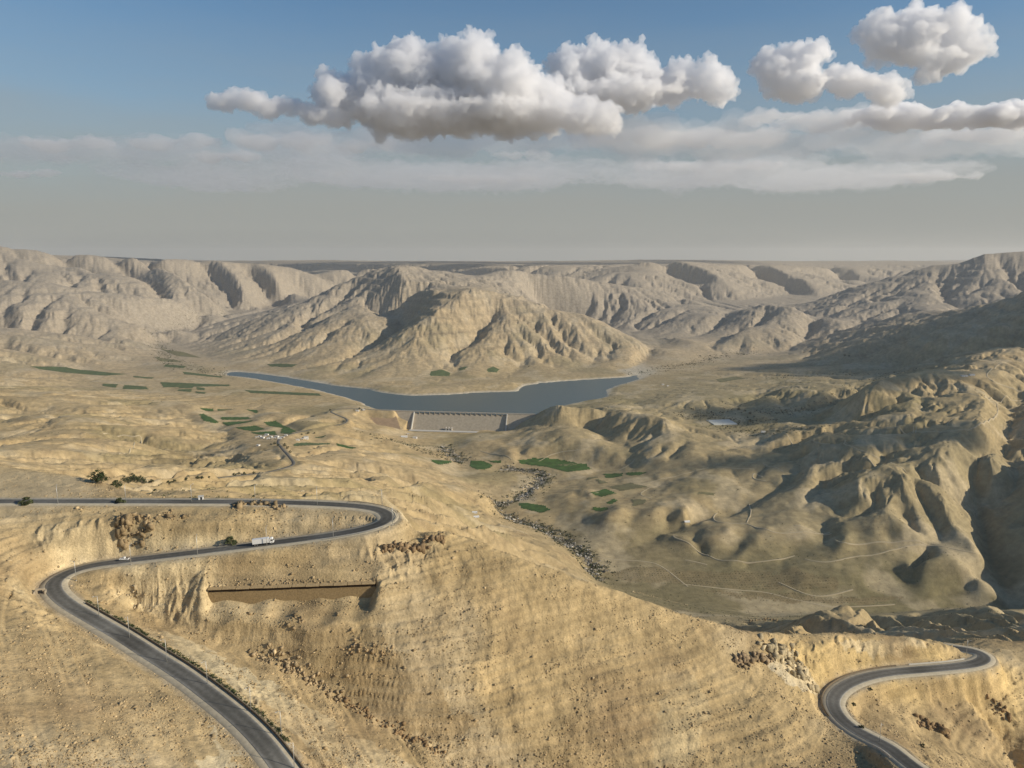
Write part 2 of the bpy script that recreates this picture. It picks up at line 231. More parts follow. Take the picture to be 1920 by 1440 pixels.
# ------------------------------------------------------------------ macro solve in (azimuth, ln r)
AZ0,AZ1=-math.radians(62),math.radians(62); LR0,LR1=math.log(100.),math.log(32000.)
def dens(P,st):
    out=[]
    for a,b in zip(P[:-1],P[1:]):
        n=max(2,int(np.linalg.norm(b-a)/(st*max(60,np.hypot(a[0],a[1]))))+1)
        t=np.linspace(0,1,n)[:,None]; out.append(a+(b-a)*t)
    return np.concatenate(out)
def spline(P,n=8):
    P=np.asarray(P,float); out=[]
    for i in range(len(P)-1):
        p0=P[max(i-1,0)];p1=P[i];p2=P[i+1];p3=P[min(i+2,len(P)-1)]
        for t in np.linspace(0,1,n,endpoint=False):
            out.append(.5*((2*p1)+(-p0+p2)*t+(2*p0-5*p1+4*p2-p3)*t*t+(-p0+3*p1-3*p2+p3)*t**3))
    out.append(P[-1]); return np.array(out)
RA=spline(ROAD_A); RB=spline(ROAD_B); RC=spline(ROAD_C)
def inpoly(x,y,P):
    ins=np.zeros(x.shape,bool); n=len(P)
    for i in range(n):
        x1,y1=P[i][0],P[i][1]; x2,y2=P[(i+1)%n][0],P[(i+1)%n][1]
        c=((y1>y)!=(y2>y)); 
        if abs(y2-y1)<1e-9: continue
        ins^=c&(x<(x2-x1)*(y-y1)/(y2-y1)+x1)
    return ins
pts=np.concatenate([dens(l,.0025) for l in L]+[dens(r,.0015) for r in (RA,RB,RC)]+[dens(np.vstack([LAKE,LAKE[:1]]),.0025)])
pr=np.hypot(pts[:,0],pts[:,1]); paz=np.arctan2(pts[:,0],pts[:,1]); plr=np.log(pr)
lx,ly=np.meshgrid(np.linspace(-1400,500,160),np.linspace(2600,4800,160))
def solve(NX,NY,init,its):
    u=(paz-AZ0)/(AZ1-AZ0)*(NX-1); v=(plr-LR0)/(LR1-LR0)*(NY-1)
    ok=(u>=0)&(u<=NX-1)&(v>=0)&(v<=NY-1)
    i=np.rint(u[ok]).astype(int); j=np.rint(v[ok]).astype(int)
    s=np.zeros((NY,NX));c=np.zeros((NY,NX)); np.add.at(s,(j,i),pts[ok,2]); np.add.at(c,(j,i),1)
    A,B=np.meshgrid(np.linspace(AZ0,AZ1,NX),np.exp(np.linspace(LR0,LR1,NY))); X=B*np.sin(A);Y=B*np.cos(A)
    m=inpoly(X,Y,LAKE)&(c==0); s[m]=-604; c[m]=1
    m=c>0; val=np.where(m,s/np.maximum(c,1),0)
    z=init.copy(); z[m]=val[m]
    for k in range(its):
        p=np.pad(z,1,mode='edge'); z=.25*(p[:-2,1:-1]+p[2:,1:-1]+p[1:-1,:-2]+p[1:-1,2:]); z[m]=val[m]
    return z
def up(z,NX,NY):
    a=np.linspace(0,z.shape[1]-1,NX); b=np.linspace(0,z.shape[0]-1,NY)
    i=np.minimum(a.astype(int),z.shape[1]-2); j=np.minimum(b.astype(int),z.shape[0]-2); fa=a-i; fb=(b-j)[:,None]
    return (z[j][:,i]*(1-fa)+z[j][:,i+1]*fa)*(1-fb)+(z[j+1][:,i]*(1-fa)+z[j+1][:,i+1]*fa)*fb
z=np.full((16,14),-400.)
for NX,NY,its in ((14,16,100),(28,36,150),(56,76,150),(112,156,150),(224,312,120),(448,624,80),(760,1200,60)):
    z=solve(NX,NY,up(z,NX,NY),its)
def blur(z,n):
    for k in range(n):
        p=np.pad(z,1,mode='edge'); z=.5*z+.125*(p[:-2,1:-1]+p[2:,1:-1]+p[1:-1,:-2]+p[1:-1,2:])
    return z
bl_=sst(560,760,np.exp(np.linspace(LR0,LR1,z.shape[0])))[:,None]; MZ=blur(z,4)*bl_+blur(z,14)*(1-bl_); MS=blur(MZ,24)
print('macro',time.time()-T0)
def macro(x,y,MZ=MZ):
    r=np.hypot(x,y); a=np.arctan2(x,y)
    u=np.clip((a-AZ0)/(AZ1-AZ0),0,1)*(MZ.shape[1]-1); v=np.clip((np.log(np.maximum(r,1))-LR0)/(LR1-LR0),0,1)*(MZ.shape[0]-1)
    i=np.minimum(u.astype(int),MZ.shape[1]-2); j=np.minimum(v.astype(int),MZ.shape[0]-2); fu=u-i; fv=v-j
    fu=fu.astype(np.float32); fv=fv.astype(np.float32)
    zz=(MZ[j,i]*(1-fu)+MZ[j,i+1]*fu)*(1-fv)+(MZ[j+1,i]*(1-fu)+MZ[j+1,i+1]*fu)*fv
    t=np.clip((r-3)/100,0,1); return np.where(r<103,-3+(zz+3)*t**.7,zz)
# ------------------------------------------------------------------ running water cuts the valleys
NB=[(-1,-1),(-1,0),(-1,1),(0,-1),(0,1),(1,-1),(1,0),(1,1)]
def sh(z,a,b,fill):
    o=np.full_like(z,fill); n,m=z.shape
    o[max(0,-a):n-max(0,a),max(0,-b):m-max(0,b)]=z[max(0,a):n+min(0,a),max(0,b):m+min(0,b)]; return o
def erode(z0,dx,K,its,cut,seed,crit=.75,thr=1.):
    n,m=z0.shape; rg=np.random.default_rng(seed)
    edge=np.zeros(z0.shape,bool); edge[0]=edge[-1]=True; edge[:,0]=edge[:,-1]=True
    out=edge|(z0<-597)
    # fill depressions
    wf=np.where(out,z0,1e4)
    for k in range(900):
        mn=np.full_like(wf,1e9)
        for a,b in NB: mn=np.minimum(mn,sh(wf,a,b,1e9))
        w2=np.where(out,z0,np.maximum(z0,np.minimum(wf,mn+dx*.003)))
        if k%25==0 and np.abs(w2-wf).max()<.02: break
        wf=w2
    z=wf.copy(); idx=np.arange(n*m).reshape(n,m); jit=[rg.uniform(.75,1.25,z.shape) for _ in NB]; low=z0-cut
    for it in range(its):
        best=np.zeros_like(z); rec=idx.copy(); L_=np.full_like(z,dx)
        for q_,(a,b) in enumerate(NB):
            d=dx*math.hypot(a,b); s_=(z-sh(z,a,b,1e9))/d*jit[q_]; mm=s_>best
            best[mm]=s_[mm]; rec[mm]=(idx+a*m+b)[mm]; L_[mm]=d
        rec[out]=idx[out]; rr=rec.ravel()
        # order by number of steps to the outlet
        dep=(rr!=np.arange(n*m)).astype(np.int32); p=rr.copy()
        for k in range(12):
            dep=dep+dep[p]; p=p[p]
        order=np.argsort(dep,kind='stable'); ds=dep[order]; cuts=np.flatnonzero(np.diff(ds))+1; lv=np.split(order,cuts)
        A=np.ones(n*m)
        for g in lv[:0:-1]: np.add.at(A,rr[g],A[g]) if len(g)<4 else A.__iadd__(np.bincount(rr[g],weights=A[g],minlength=n*m)) if len(g)>20000 else np.add.at(A,rr[g],A[g])
        f=K*np.clip(np.sqrt(A)-thr,0,None)*dx/L_.ravel(); zf=z.ravel().copy(); lf=low.ravel()
        for g in lv[1:]:
            v=(zf[g]+f[g]*zf[rr[g]])/(1+f[g]); zf[g]=np.maximum(v,np.minimum(lf[g],zf[g]))
        z=zf.reshape(n,m)
        # slopes steeper than the angle of repose slip
        for k in range(2):
            dz=np.zeros_like(z)
            for a,b in NB:
                d=dx*math.hypot(a,b); t=z-sh(z,a,b,1e9); ex=np.where(np.abs(t)<1e5,np.clip(t-crit*d,0,None)-np.clip(-t-crit*d,0,None),0); dz-=ex
            z=z+np.where(out,0,dz*.09)
        p=np.pad(z,1,mode='edge'); z=z+np.where(out,0,.035*(p[:-2,1:-1]+p[2:,1:-1]+p[1:-1,:-2]+p[1:-1,2:]-4*z))
    return z
def grid_erode(x0,x1,y0,y1,dx,K,its,cutf,seed,base,crit=.75,thr=1.):
    xs=np.arange(x0,x1,dx); ys=np.arange(y0,y1,dx); X,Y=np.meshgrid(xs,ys); z0=base(X,Y).astype(float)
    z=erode(z0,dx,K,its,cutf(z0,X,Y),seed,crit,thr(X,Y).ravel() if callable(thr) else thr)
    return (x0,y0,dx,z-z0)
def samp(E,x,y):
    x0,y0,dx,D=E; u=(x-x0)/dx; v=(y-y0)/dx; n,m=D.shape
    ok=sst(2,14,np.minimum(np.minimum(u,m-2-u),np.minimum(v,n-2-v))); u=np.clip(u,0,m-1.001);v=np.clip(v,0,n-1.001); i=u.astype(int);j=v.astype(int);fu=u-i;fv=v-j
    return ((D[j,i]*(1-fu)+D[j,i+1]*fu)*(1-fv)+(D[j+1,i]*(1-fu)+D[j+1,i+1]*fu)*fv),ok
def nhit(px,py):
    x,y,z=ray(px,py); D=np.exp(np.arange(math.log(150),math.log(2000),.004)); g=macro(x*D,y*D)-z*D; k=np.nonzero(g>0)[0]; k=k[0] if len(k) else 0; return (x*D[k],y*D[k])
def mhit(px,py,f=None):
    x,y,z=ray(px,py); D=np.exp(np.arange(math.log(700),math.log(9000),.004)); g=macro(x*D,y*D)-z*D
    k=np.nonzero(g>0)[0]; k=k[0] if len(k) else len(D)-1; return (x*D[k],y*D[k],z*D[k])
FL=[l.split(':') for l in '''1:55,687 125,689 240,702 200,705 80,694
1:192,720 222,721 219,728 190,724
1:232,722 275,725 280,731 228,730
1:298,716 430,722 436,725 305,727
1:336,724 365,724 362,729 335,728
1:333,730 362,730 358,736 332,734
1:368,726 386,728 385,733 367,731
1:366,734 388,736 386,739 366,738
1:250,705 290,708 286,711 248,708
1:455,732 600,738 605,743 470,738
2:300,655 345,660 380,672 330,668
2:285,668 330,675 345,680 300,678
1:340,697 420,706 415,709 345,702
1:310,684 350,687 345,691 305,688
1:500,682 560,684 545,690 505,688
1:806,697 828,692 845,700 844,706 806,706
1:860,689 880,686 872,694 860,695
1:912,692 925,688 938,694 932,700 915,699
0:370,767 402,768 402,774 383,772
0:407,768 447,770 408,772
0:460,769 482,770 488,774 480,777
0:371,777 383,776 412,792 405,794 380,788
0:412,781 467,782 475,787 413,788
0:413,791 480,790 460,795 427,799
0:437,802 483,799 500,806 473,811 452,806
0:493,793 520,791 533,798 557,808 547,817 524,813 527,803 503,800
0:468,812 518,809 520,816 480,815
1:590,820 612,823 608,825 592,823
1:550,832 579,830 602,831 621,833 610,836 580,836 547,838
0:628,832 639,833 668,841 656,847 628,839 631,836
0:805,862 851,863 844,869 822,874 812,869
0:880,864 909,865 927,874 911,880 891,880 880,875
0:912,862 942,863 939,871 920,869
0:968,861 999,857 1047,862 1100,870 1110,880 1062,887 1023,877 975,870
0:970,944 985,943 1023,949 1035,959 1016,964 975,954
0:1133,916 1160,925 1127,935 1104,927
0:1150,934 1161,938 1148,949 1134,945
0:1112,953 1140,953 1143,959 1131,965 1106,960
0:1131,886 1170,887 1169,893 1133,897
4:1130,1075 1200,1060 1290,1075 1400,1070 1480,1075 1560,1085 1570,1110 1450,1108 1300,1098 1180,1090
4:1300,1106 1480,1116 1700,1128 1650,1135 1400,1127
0:1173,886 1217,886 1200,893 1173,893
2:1110,899 1123,898 1146,905 1125,908
2:1100,895 1121,893 1123,896 1100,900
2:1136,913 1183,905 1217,913 1162,922
2:1179,936 1217,936 1208,947 1187,953
2:1308,924 1342,926 1340,934 1308,930
2:1340,712 1380,706 1400,710 1350,718
2:1040,872 1070,868 1090,871 1060,876
3:152,812 200,810 262,822 265,830 230,832 160,822
3:270,826 300,824 400,838 400,845 350,842
3:270,853 330,849 440,860 400,864 290,862'''.split('\n')]
FIELDS=[(int(k),[mhit(*map(float,c.split(','))) for c in v.split()]) for k,v in FL]
FLAT=[[mhit(*c) for c in pl] for pl in (((725,812),(790,810),(860,808),(960,806),(900,815),(820,835),(740,832)),((465,815),(560,812),(600,820),(560,842),(470,838)),((1320,780),(1400,785),(1400,800),(1320,796)),((1780,695),(1850,698),(1850,712),(1780,710)),((640,765),(740,768),(740,772),(640,775)))]
FX,FY=np.meshgrid(np.arange(-2600,2700,8.),np.arange(1000,5000,8.)); FM=np.zeros(FX.shape)
for k_,P in FIELDS:
    if k_<3: FM[inpoly(FX,FY,P)]=1
for P in FLAT: FM[inpoly(FX,FY,P)]=1
def blur(z,n):
    for k in range(n):
        p=np.pad(z,1,mode='edge'); z=.5*z+.125*(p[:-2,1:-1]+p[2:,1:-1]+p[1:-1,:-2]+p[1:-1,2:])
    return z
FM=np.clip(blur(FM,16)*2.2,0,1); FM=blur(FM,8)
def fieldmask(x,y):
    u=(x+2600)/8.; v=(y-1000)/8.; ok=(u>=0)&(v>=0)&(u<FM.shape[1]-1)&(v<FM.shape[0]-1)
    u=np.clip(u,0,FM.shape[1]-1.01); v=np.clip(v,0,FM.shape[0]-1.01); i=u.astype(int); j=v.astype(int); a=u-i; b=v-j
    return np.where(ok,(FM[j,i]*(1-a)+FM[j,i+1]*a)*(1-b)+(FM[j+1,i]*(1-a)+FM[j+1,i+1]*a)*b,0)
def base_relief(x,y):
    r=np.hypot(x,y); m0=macro(x,y); far=sst(700,2500,r)
    dn=1-sst(2600,2900,y)
    lo=np.clip((m0+585)/150,.0,1)*(1-dn)+dn*np.clip((m0+676)/60,0,1)*(1.0+.15*sst(-150,150,x))
    amp=(9+13*far)*lo*sst(500,900,r)*(1-.6*sst(7500,9500,r))
    f2=sst(5800,8000,r); lf=dn*sst(100,-200,x); pl=np.clip(-(m0+110)/120,.15,1)
    return m0+amp*(1-.6*f2)*((.8+.5*lf)*fbm(x/520.,y/520.,3,5)+.35*(1-.7*lf)*fbm(x/190.+5,y/190.,3,15)+.12*(1-.8*lf)*fbm(x/50.,y/50.,2,19))+f2*pl*75*fbm(x/1700.,y/1700.,3,25)
E_FAR=grid_erode(-7500,8500,2300,12000,26.,.13,14,lambda z,X,Y:np.clip((z+582)*.5,.0,130)*(1-.5*sst(7500,9500,np.hypot(X,Y))),1,base_relief,.8,3.8)
print('erode far',time.time()-T0)
E_MID=grid_erode(-2600,2700,560,3900,9.,.19,15,lambda z,X,Y:np.clip((z+672)*.6,.6,70)*sst(560,760,np.hypot(X,Y))*np.where(Y>2650,np.clip((z+586)/60,0,1),1)*(1-fieldmask(X,Y)),2,base_relief,.75,lambda X,Y:3.2+2.3*sst(100,-250,X))
print('erode mid',time.time()-T0)
def relief(x,y):
    a,ok=samp(E_FAR,x,y); b,okb=samp(E_MID,x,y); okb=okb*(1-sst(2700,3500,y))
    return a*ok*(1-okb)+b*okb
# ------------------------------------------------------------------ road distance
def segdist(x,y,P,rad):
    """distance to polyline and height of nearest point, only where closer than rad"""
    d=np.full(x.shape,1e9,np.float32); zz=np.zeros(x.shape,np.float32); side=np.zeros(x.shape,np.float32)
    for k in range(0,len(P)-1,6):
        S=P[k:k+7]; lo=S.min(0)-rad; hi=S.max(0)+rad
        idx=np.nonzero((x>lo[0])&(x<hi[0])&(y>lo[1])&(y<hi[1]))
        if len(idx[0])==0: continue
        xx=x[idx];yy=y[idx]; dd=d[idx]; z2=zz[idx]; s2=side[idx]
        for a,b in zip(S[:-1],S[1:]):
            ex,ey=b[0]-a[0],b[1]-a[1]; l2=ex*ex+ey*ey+1e-9
            t=np.clip(((xx-a[0])*ex+(yy-a[1])*ey)/l2,0,1)
            q=np.hypot(xx-a[0]-t*ex,yy-a[1]-t*ey); m=q<dd
            dd[m]=q[m]; z2[m]=(a[2]+t*(b[2]-a[2]))[m]; s2[m]=np.sign(ex*(yy-a[1])-ey*(xx-a[0]))[m]
        d[idx]=dd; zz[idx]=z2; side[idx]=s2
    return d,zz,side
# the concrete dam and its levelled ground
DAM_A=np.array(W(735,769.5,-583)); DAM_B=np.array(W(1003,776.5,-583))
WA=np.array(W(388,1104.5,-184.)); WB=np.array(W(708,1093,-181.5)); WL=float(np.hypot(*(WB-WA)[:2])); WU=(WB-WA)[:2]/WL; WN_=np.array((WU[1],-WU[0])); WN_=-WN_ if WN_[1]>0 else WN_
DUX=(DAM_B-DAM_A)[:2]/np.hypot(*(DAM_B-DAM_A)[:2]); DUO=np.array((DUX[1],-DUX[0])); DUO=-DUO if DUO[1]>0 else DUO
def dsx(px):
    t=np.linspace(-300,900,3600); xx=DAM_A[0]+DUX[0]*t; yy=DAM_A[1]+DUX[1]*t; return float(t[np.argmin(np.abs(xx/(yy*CP+583*SP)*F+960-px))])
DZS=[dsx(p) for p in (680,698,715,735,755,775,890,925,955,985,1008)]; DZZ=[-584,-604,-620,-634,-640,-643,-643,-637,-626,-604,-584]
# crop fields and levelled patches: (photo polygon, height)
# ------------------------------------------------------------------ full height function
def height(x,y,cell,want=False):
    r=np.hypot(x,y)
    m0=macro(x,y)
    e=np.maximum(cell*3,4.)
    lake=m0<-589.
    above=np.clip((m0+592)/70,0,1)
    far=sst(700,2500,r)
    full=lambda xx,yy: base_relief(xx,yy)+relief(xx,yy)
    h=full(x,y)
    e2=np.maximum(cell*2,6+8*far)
    gx=((full(x+e2,y)-full(x-e2,y))/(2*e2)).astype(np.float32); gy=((full(x,y+e2)-full(x,y-e2))/(2*e2)).astype(np.float32)
    sl=np.hypot(gx,gy); S=sl.copy()
    near=1-sst(520,900,r)
    wob=1+.35*perlin(x/300.,y/300.,91)
    hx,hy=gx.copy(),gy.copy(); det=np.zeros_like(gx); tot=np.zeros_like(gx)
    for k,(lam,g) in enumerate(((120.,.24),(52.,.32),(24.,.30),(11.,.3),(6.,.28))):
        fade=np.clip(lam/cell/3-.7,0,1)*(1-near*(1. if lam>50 else .93))
        if fade.max()<=0: continue
        q=np.hypot(hx,hy)+1e-4; ddx=-hy/q; ddy=hx/q
        k1=np.clip(q*3.2,0,1.)
        c,s_=phacelle(x/lam,y/lam,ddx*k1,ddy*k1,20+k)
        mag=np.sqrt(c*c+s_*s_); ph=np.arctan2(s_,c)
        prof=2*np.abs(np.cos(ph/2))-1.05       # rounded ribs, sharp gullies
        dprof=-np.sin(ph/2)*np.sign(np.cos(ph/2))
        A=g*lam*.17*np.clip(S*2.4,0,1.1)*(1-.6*sst(.6,1.4,S))*wob*fade*above*np.clip(mag*1.6,0,1)
        h=h+A*prof; tot=tot+A*prof/lam
        gxk=A*dprof*6.283*ddx/lam; gyk=A*dprof*6.283*ddy/lam
        hx=hx+gxk*.8; hy=hy+gyk*.8
        det=det+A*prof/lam*4
    # layered rock: benches that follow height
    warp=6*perlin(x/180.,y/180.,31)+18*perlin(x/900.,y/900.,33)*far
    def saw(hh,lz,a,sd):
        u=(hh+warp)/lz; u=u+.25*perlin(x/23.,y/23.,sd); k_=np.floor(u); t_=u-k_; o_=np.where(t_<.72,t_*.42,.3024+(t_-.72)/.28*.6976); return hh+a*lz*(k_+o_-u+.18)
    def terr(hh,lz,a): 
        return hh+a*lz/6.2832*np.sin(6.2832*(hh+warp)/lz)
    lim=np.clip(1-S*.2,0,1)
    patch=sst(-.25,.35,perlin(x/260.,y/260.,41)+.3*perlin(x/60.,y/60.,43))
    hi=sst(-480,-330,m0)*far
    h=h+(terr(h,46.,.8)-h)*hi*patch*np.clip(S*3,0,1)
    h=h+(terr(h,15.,.75)-h)*np.clip(S*2.5,0,1)*(1-patch*.5)*sst(1200,2200,r)*hi*np.clip(15/cell/2-.5,0,1)
    nn=(1-far)*np.clip(S*3.5,0,1)
    gate=sst(-.15,.3,perlin(x/70.,y/70.,44)+.45*perlin((h+warp)/3.1,x/90.,45))*near
    h=h+(terr(h,8.,.25*patch)-h)*nn
    h=saw(h,4.1,.5*gate*np.clip(S*3,0,1),46); h=saw(h,1.7,.6*gate*np.clip(S*3,0,1),47)
    h=h+(terr(h+.8*perlin(x/14.,y/14.,8),2.4,.8)-h)*nn*near*(.2+.8*patch)
    # ground roughness
    xr=x*.82+y*.57; yr=y*.82-x*.57
    rough=fbm(xr/34.,yr/34.,3,51,cell,34.)*1.2*(.25+np.clip(S,0,.8)) + fbm(xr/7.,yr/7.,4,61,cell,7.)*.6*(.4+np.clip(S,0,.7))*(1-sst(900,1900,r))
    da,za,sa=segdist(x,y,RA,45.); db,zb,sb=segdist(x,y,RB,45.)
    rough=rough+fbm(xr/75.,yr/75.,4,57,cell,75.)*4.5*far*np.clip(S*1.6,0,1)-np.abs(perlin(xr/48.,yr/48.,58))*3.*np.clip(48/cell/4-.6,0,1)*sst(700,1100,r)*np.clip(S*1.8,0,1)
    crag=sst(.4,.75,S+.25*perlin(x/40.,y/40.,67))*near*(.07+.93*np.maximum(1-sst(24,42,da),1-sst(20,40,db))); wx=x+3*perlin(x/9.,y/9.,68); wy=y+3*perlin(x/9.,y/9.,69)
    rough=rough-crag*(np.abs(perlin(wx/9.,wy/9.,66))*3.6+np.abs(perlin(wx/3.5,wy/3.5,65))*1.5-1.5)
    h=h+rough*np.clip((m0+596)/12,0,1)
    wf=fieldmask(x,y); h=h*(1-wf)+(m0+.15*rough)*wf
    ws=(x-WA[0])*WU[0]+(y-WA[1])*WU[1]; wt=(x-WA[0])*WN_[0]+(y-WA[1])*WN_[1]; wz=WA[2]+(WB[2]-WA[2])*np.clip(ws/WL,0,1); edge_=sst(-3,4,ws)*(1-sst(WL-4,WL+3,ws))
    hb=np.minimum(h,wz-5.9+2.4*perlin(x/14.,y/14.,77)-.42*np.clip(wt,0,50)); ht=np.clip(h,wz+.5,wz+.6+.8*np.clip(-wt,0,50))
    e3=edge_*((wt>-.2)&(wt<26))*(1-sst(16,26,wt)); h=h*(1-e3)+hb*e3; e4=edge_*((wt<=-.2)&(wt>-14))*(1-sst(7,14,-wt)); h=h*(1-e4)+ht*e4
    ds=((x-DAM_A[0])*DUX[0]+(y-DAM_A[1])*DUX[1]); dt=(x-DAM_A[0])*DUO[0]+(y-DAM_A[1])*DUO[1]
    zc=np.interp(ds,DZS,DZZ)+np.clip(dt-58,0,None)*.03
    zc=np.where(ds<dsx(768),np.maximum(np.interp(ds,DZS,DZZ),-585.2-np.clip(dt,0,None)/2.1),zc)
    h=np.where((dt>-1)&(dt<200)&(ds>DZS[0])&(ds<DZS[-1]),np.minimum(h,zc+np.clip(dt-110,0,None)*.6),h)
    # roads and dam platform cut into the ground
    wv=1-sst(7.6,16.,da+1.2*perlin(x/9.,y/9.,71)); h=h*(1-wv)+(za-.35)*wv
    wv=1-sst(7.6,15.,db+1.2*perlin(x/9.,y/9.,72)); h=h*(1-wv)+(zb-.35)*wv
    dc,zc,_=segdist(x,y,RC,60.); wv=1-sst(6.,26.,dc); h=h*(1-wv)+(zc-.5)*wv
    if want: return h,m0,S,det,near,far,da,db,dc,patch,warp
    return h
# ------------------------------------------------------------------ terrain grid
q=1/Q
a1=np.arange(-39.3,39.3,math.degrees(.00092*q)); outer=np.arange(39.3,60,.22*q)
azs=np.radians(np.concatenate([-outer[::-1],a1[1:-1],outer]))
def gs(a,b,s): return np.exp(np.arange(math.log(a),math.log(b),s*q))
rs=np.concatenate([gs(3,215,.07),gs(215,620,.0020),gs(620,3000,.0030),gs(3000,7000,.0036),gs(7000,14000,.008),gs(14000,32000,.04)])
NA,NR=len(azs),len(rs); print('grid',NA,NR,NA*NR/1e6)
AZ,RR=np.meshgrid(azs,rs); GX=(RR*np.sin(AZ)); GY=(RR*np.cos(AZ)); cell=(RR*.00092*q).astype(np.float32)
GZ=np.zeros_like(GX); KEYS='m0 S det near far da db dc patch warp'.split(); G={k:np.zeros(GX.shape,np.float32) for k in KEYS}
for j in range(0,NR,150):
    o=height(GX[j:j+150],GY[j:j+150],cell[j:j+150],True); GZ[j:j+150]=o[0]
    for k,vv in zip(KEYS,o[1:]): G[k][j:j+150]=vv
print('height',time.time()-T0)
def ground(x,y):
    """height of the built terrain mesh at a world point"""
    r=math.hypot(x,y); a=math.atan2(x,y); i=min(max(np.searchsorted(azs,a)-1,0),NA-2); j=min(max(np.searchsorted(rs,r)-1,0),NR-2)
    u=(a-azs[i])/(azs[i+1]-azs[i]); v=(r-rs[j])/(rs[j+1]-rs[j])
    return float((GZ[j,i]*(1-u)+GZ[j,i+1]*u)*(1-v)+(GZ[j+1,i]*(1-u)+GZ[j+1,i+1]*u)*v)
# ------------------------------------------------------------------ ground colour (rock and soil albedo, with distance haze mixed in)
def lerp(a,b,t): return a+(np.asarray(b,np.float32)-a)*t[...,None]
def colour():
    sx,sy,h=GX,GY,GZ; S,near,far,m0=G['S'],G['near'],G['far'],G['m0']
    col=np.zeros(GX.shape+(3,),np.float32)+np.array([.44,.325,.165],np.float32)
    n=perlin(sx/900.,sy/900.,101)+.5*perlin(sx/220.,sy/220.,102)
    n2=fbm((sx*.8+sy*.6)/60.,(sy*.8-sx*.6)/60.,4,103)
    col=lerp(col,[.47,.365,.21],np.clip(n*.6+.2,0,1)); col=lerp(col,[.28,.195,.105],np.clip(-n2*.6,0,.75)*(1-.35*far)); n3=fbm(sx/24.,sy/24.,4,107); col=col*(1+.16*np.clip(n3,-1,1))[...,None]
    # olive scrub-covered soil right of the stream, brown patches, stream gravel
    ol=sst(-150,500,sx+.12*(GY-1500))*sst(700,1000,GY)*(1-sst(3300,4200,GY))*sst(-380,-470,m0); col=lerp(col,[.335,.27,.15],ol*(.75+.35*np.clip(n,-1,1)))
    vf=sst(-620,-650,m0)*sst(60,200,sx)*(GY<2000); col=lerp(col,[.20,.17,.088],vf*.9*np.clip(.8+n*.5,0,1))
    pv=sst(.1,.6,fbm(sx/330.,sy/330.,4,131)); col=lerp(col,[.25,.21,.105],pv*.55*sst(600,900,RR)*(1-sst(5000,7000,RR)))
    pp_=sst(.15,.55,fbm(sx/150.,sy/150.,4,141)); col=lerp(col,[.52,.42,.26],pp_*.55)
    col=lerp(col,[.56,.50,.38],sst(.0,1.,np.clip((-584-h)/5,0,1))*(m0<-575)*(((sx-DAM_A[0])*DUO[0]+(sy-DAM_A[1])*DUO[1])<-3)*.8)
    # bare cut faces above the roads
    cutm=sst(5,9,G['da'])*(1-sst(24,38,G['da']))*sst(.5,.9,S)*near; col=lerp(col,[.72,.58,.34],cutm*.9*np.clip(.7+n2*.8,0,1))
    cutm=sst(5,9,G['db'])*(1-sst(22,36,G['db']))*sst(.4,.8,S)*near; col=lerp(col,[.62,.45,.20],cutm*.85*np.clip(.7+n2*.8,0,1))
    for pl_,c_,k_ in (('232,1168 330,1192 430,1240 560,1310 700,1400 800,1445 640,1445 520,1345 400,1268 300,1212',[.60,.50,.31],.75),('380,1352 425,1402 470,1445 380,1445 400,1400',[.62,.52,.33],.8),('640,1195 760,1215 800,1300 900,1370 800,1400 700,1340 600,1260',[.34,.235,.11],.6),('1420,1230 1500,1240 1545,1290 1510,1300 1440,1262',[.62,.52,.34],.8),('1230,1320 1300,1270 1330,1330 1290,1445 1230,1445',[.58,.47,.27],.5),('1560,1205 1700,1195 1740,1215 1600,1225',[.6,.5,.32],.7)):
        PP=[nhit(*map(float,q_.split(','))) for q_ in pl_.split()]; PP=np.array(PP); jj=6*perlin(sx/16.,sy/16.,151)+3*perlin(sx/5.,sy/5.,152)
        bb=(sx>PP[:,0].min()-20)&(sx<PP[:,0].max()+20)&(sy>PP[:,1].min()-20)&(sy<PP[:,1].max()+20); mk=np.zeros(sx.shape,np.float32); mk[bb]=inpoly(sx[bb]+jj[bb],sy[bb]+jj[bb]*.7,PP); mk=mk*np.clip(.75+.6*n2,0,1)
        col=lerp(col,c_,mk*k_)
    for k_,P in FIELDS:
        if k_<3: continue
        P=np.array(P); jj=14*perlin(sx/45.,sy/45.,153)+6*perlin(sx/12.,sy/12.,154); bb=(sx>P[:,0].min()-30)&(sx<P[:,0].max()+30)&(sy>P[:,1].min()-30)&(sy<P[:,1].max()+30); mk=np.zeros(sx.shape,np.float32); mk[bb]=inpoly(sx[bb]+jj[bb],sy[bb]+jj[bb],P); col=lerp(col,[.24,.185,.095],mk*.8*np.clip(.9+n2*.5,0,1))
    # strata tint by height
    st=np.sin((h+G['warp'])*6.2832/9.)*.5+.5*np.sin((h+G['warp'])*6.2832/3.1+1)
    col*= (1+.07*st*np.clip(S*3,0,1)*(1+near))[...,None]
    st2=np.sin((h+G['warp'])*6.2832/46.+.6*n)
    col*=(1+.15*st2*sst(-500,-350,m0)*far)[...,None]
    ln=np.sin((h+G['warp']*.8+8*perlin(sx/400.,sy/400.,161))*6.2832/74.); col*=(1-.42*sst(.86,.98,ln)*sst(-.1,.4,perlin(sx/500.,sy/500.,162))*sst(.15,.4,S)*sst(-560,-480,m0)*sst(2600,3600,RR))[...,None]
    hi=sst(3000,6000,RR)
    col=lerp(col,[.335,.29,.23],hi*.9)  # haze put into the albedo: ground turns greyer with distance
    # road verges
    for k in ('da','db'):
        t=(1-sst(5.,11.,G[k]+1.5*perlin(sx/6.,sy/6.,111)))*.8; col=lerp(col,[.44,.37,.26],t)
    return col
COL=colour()
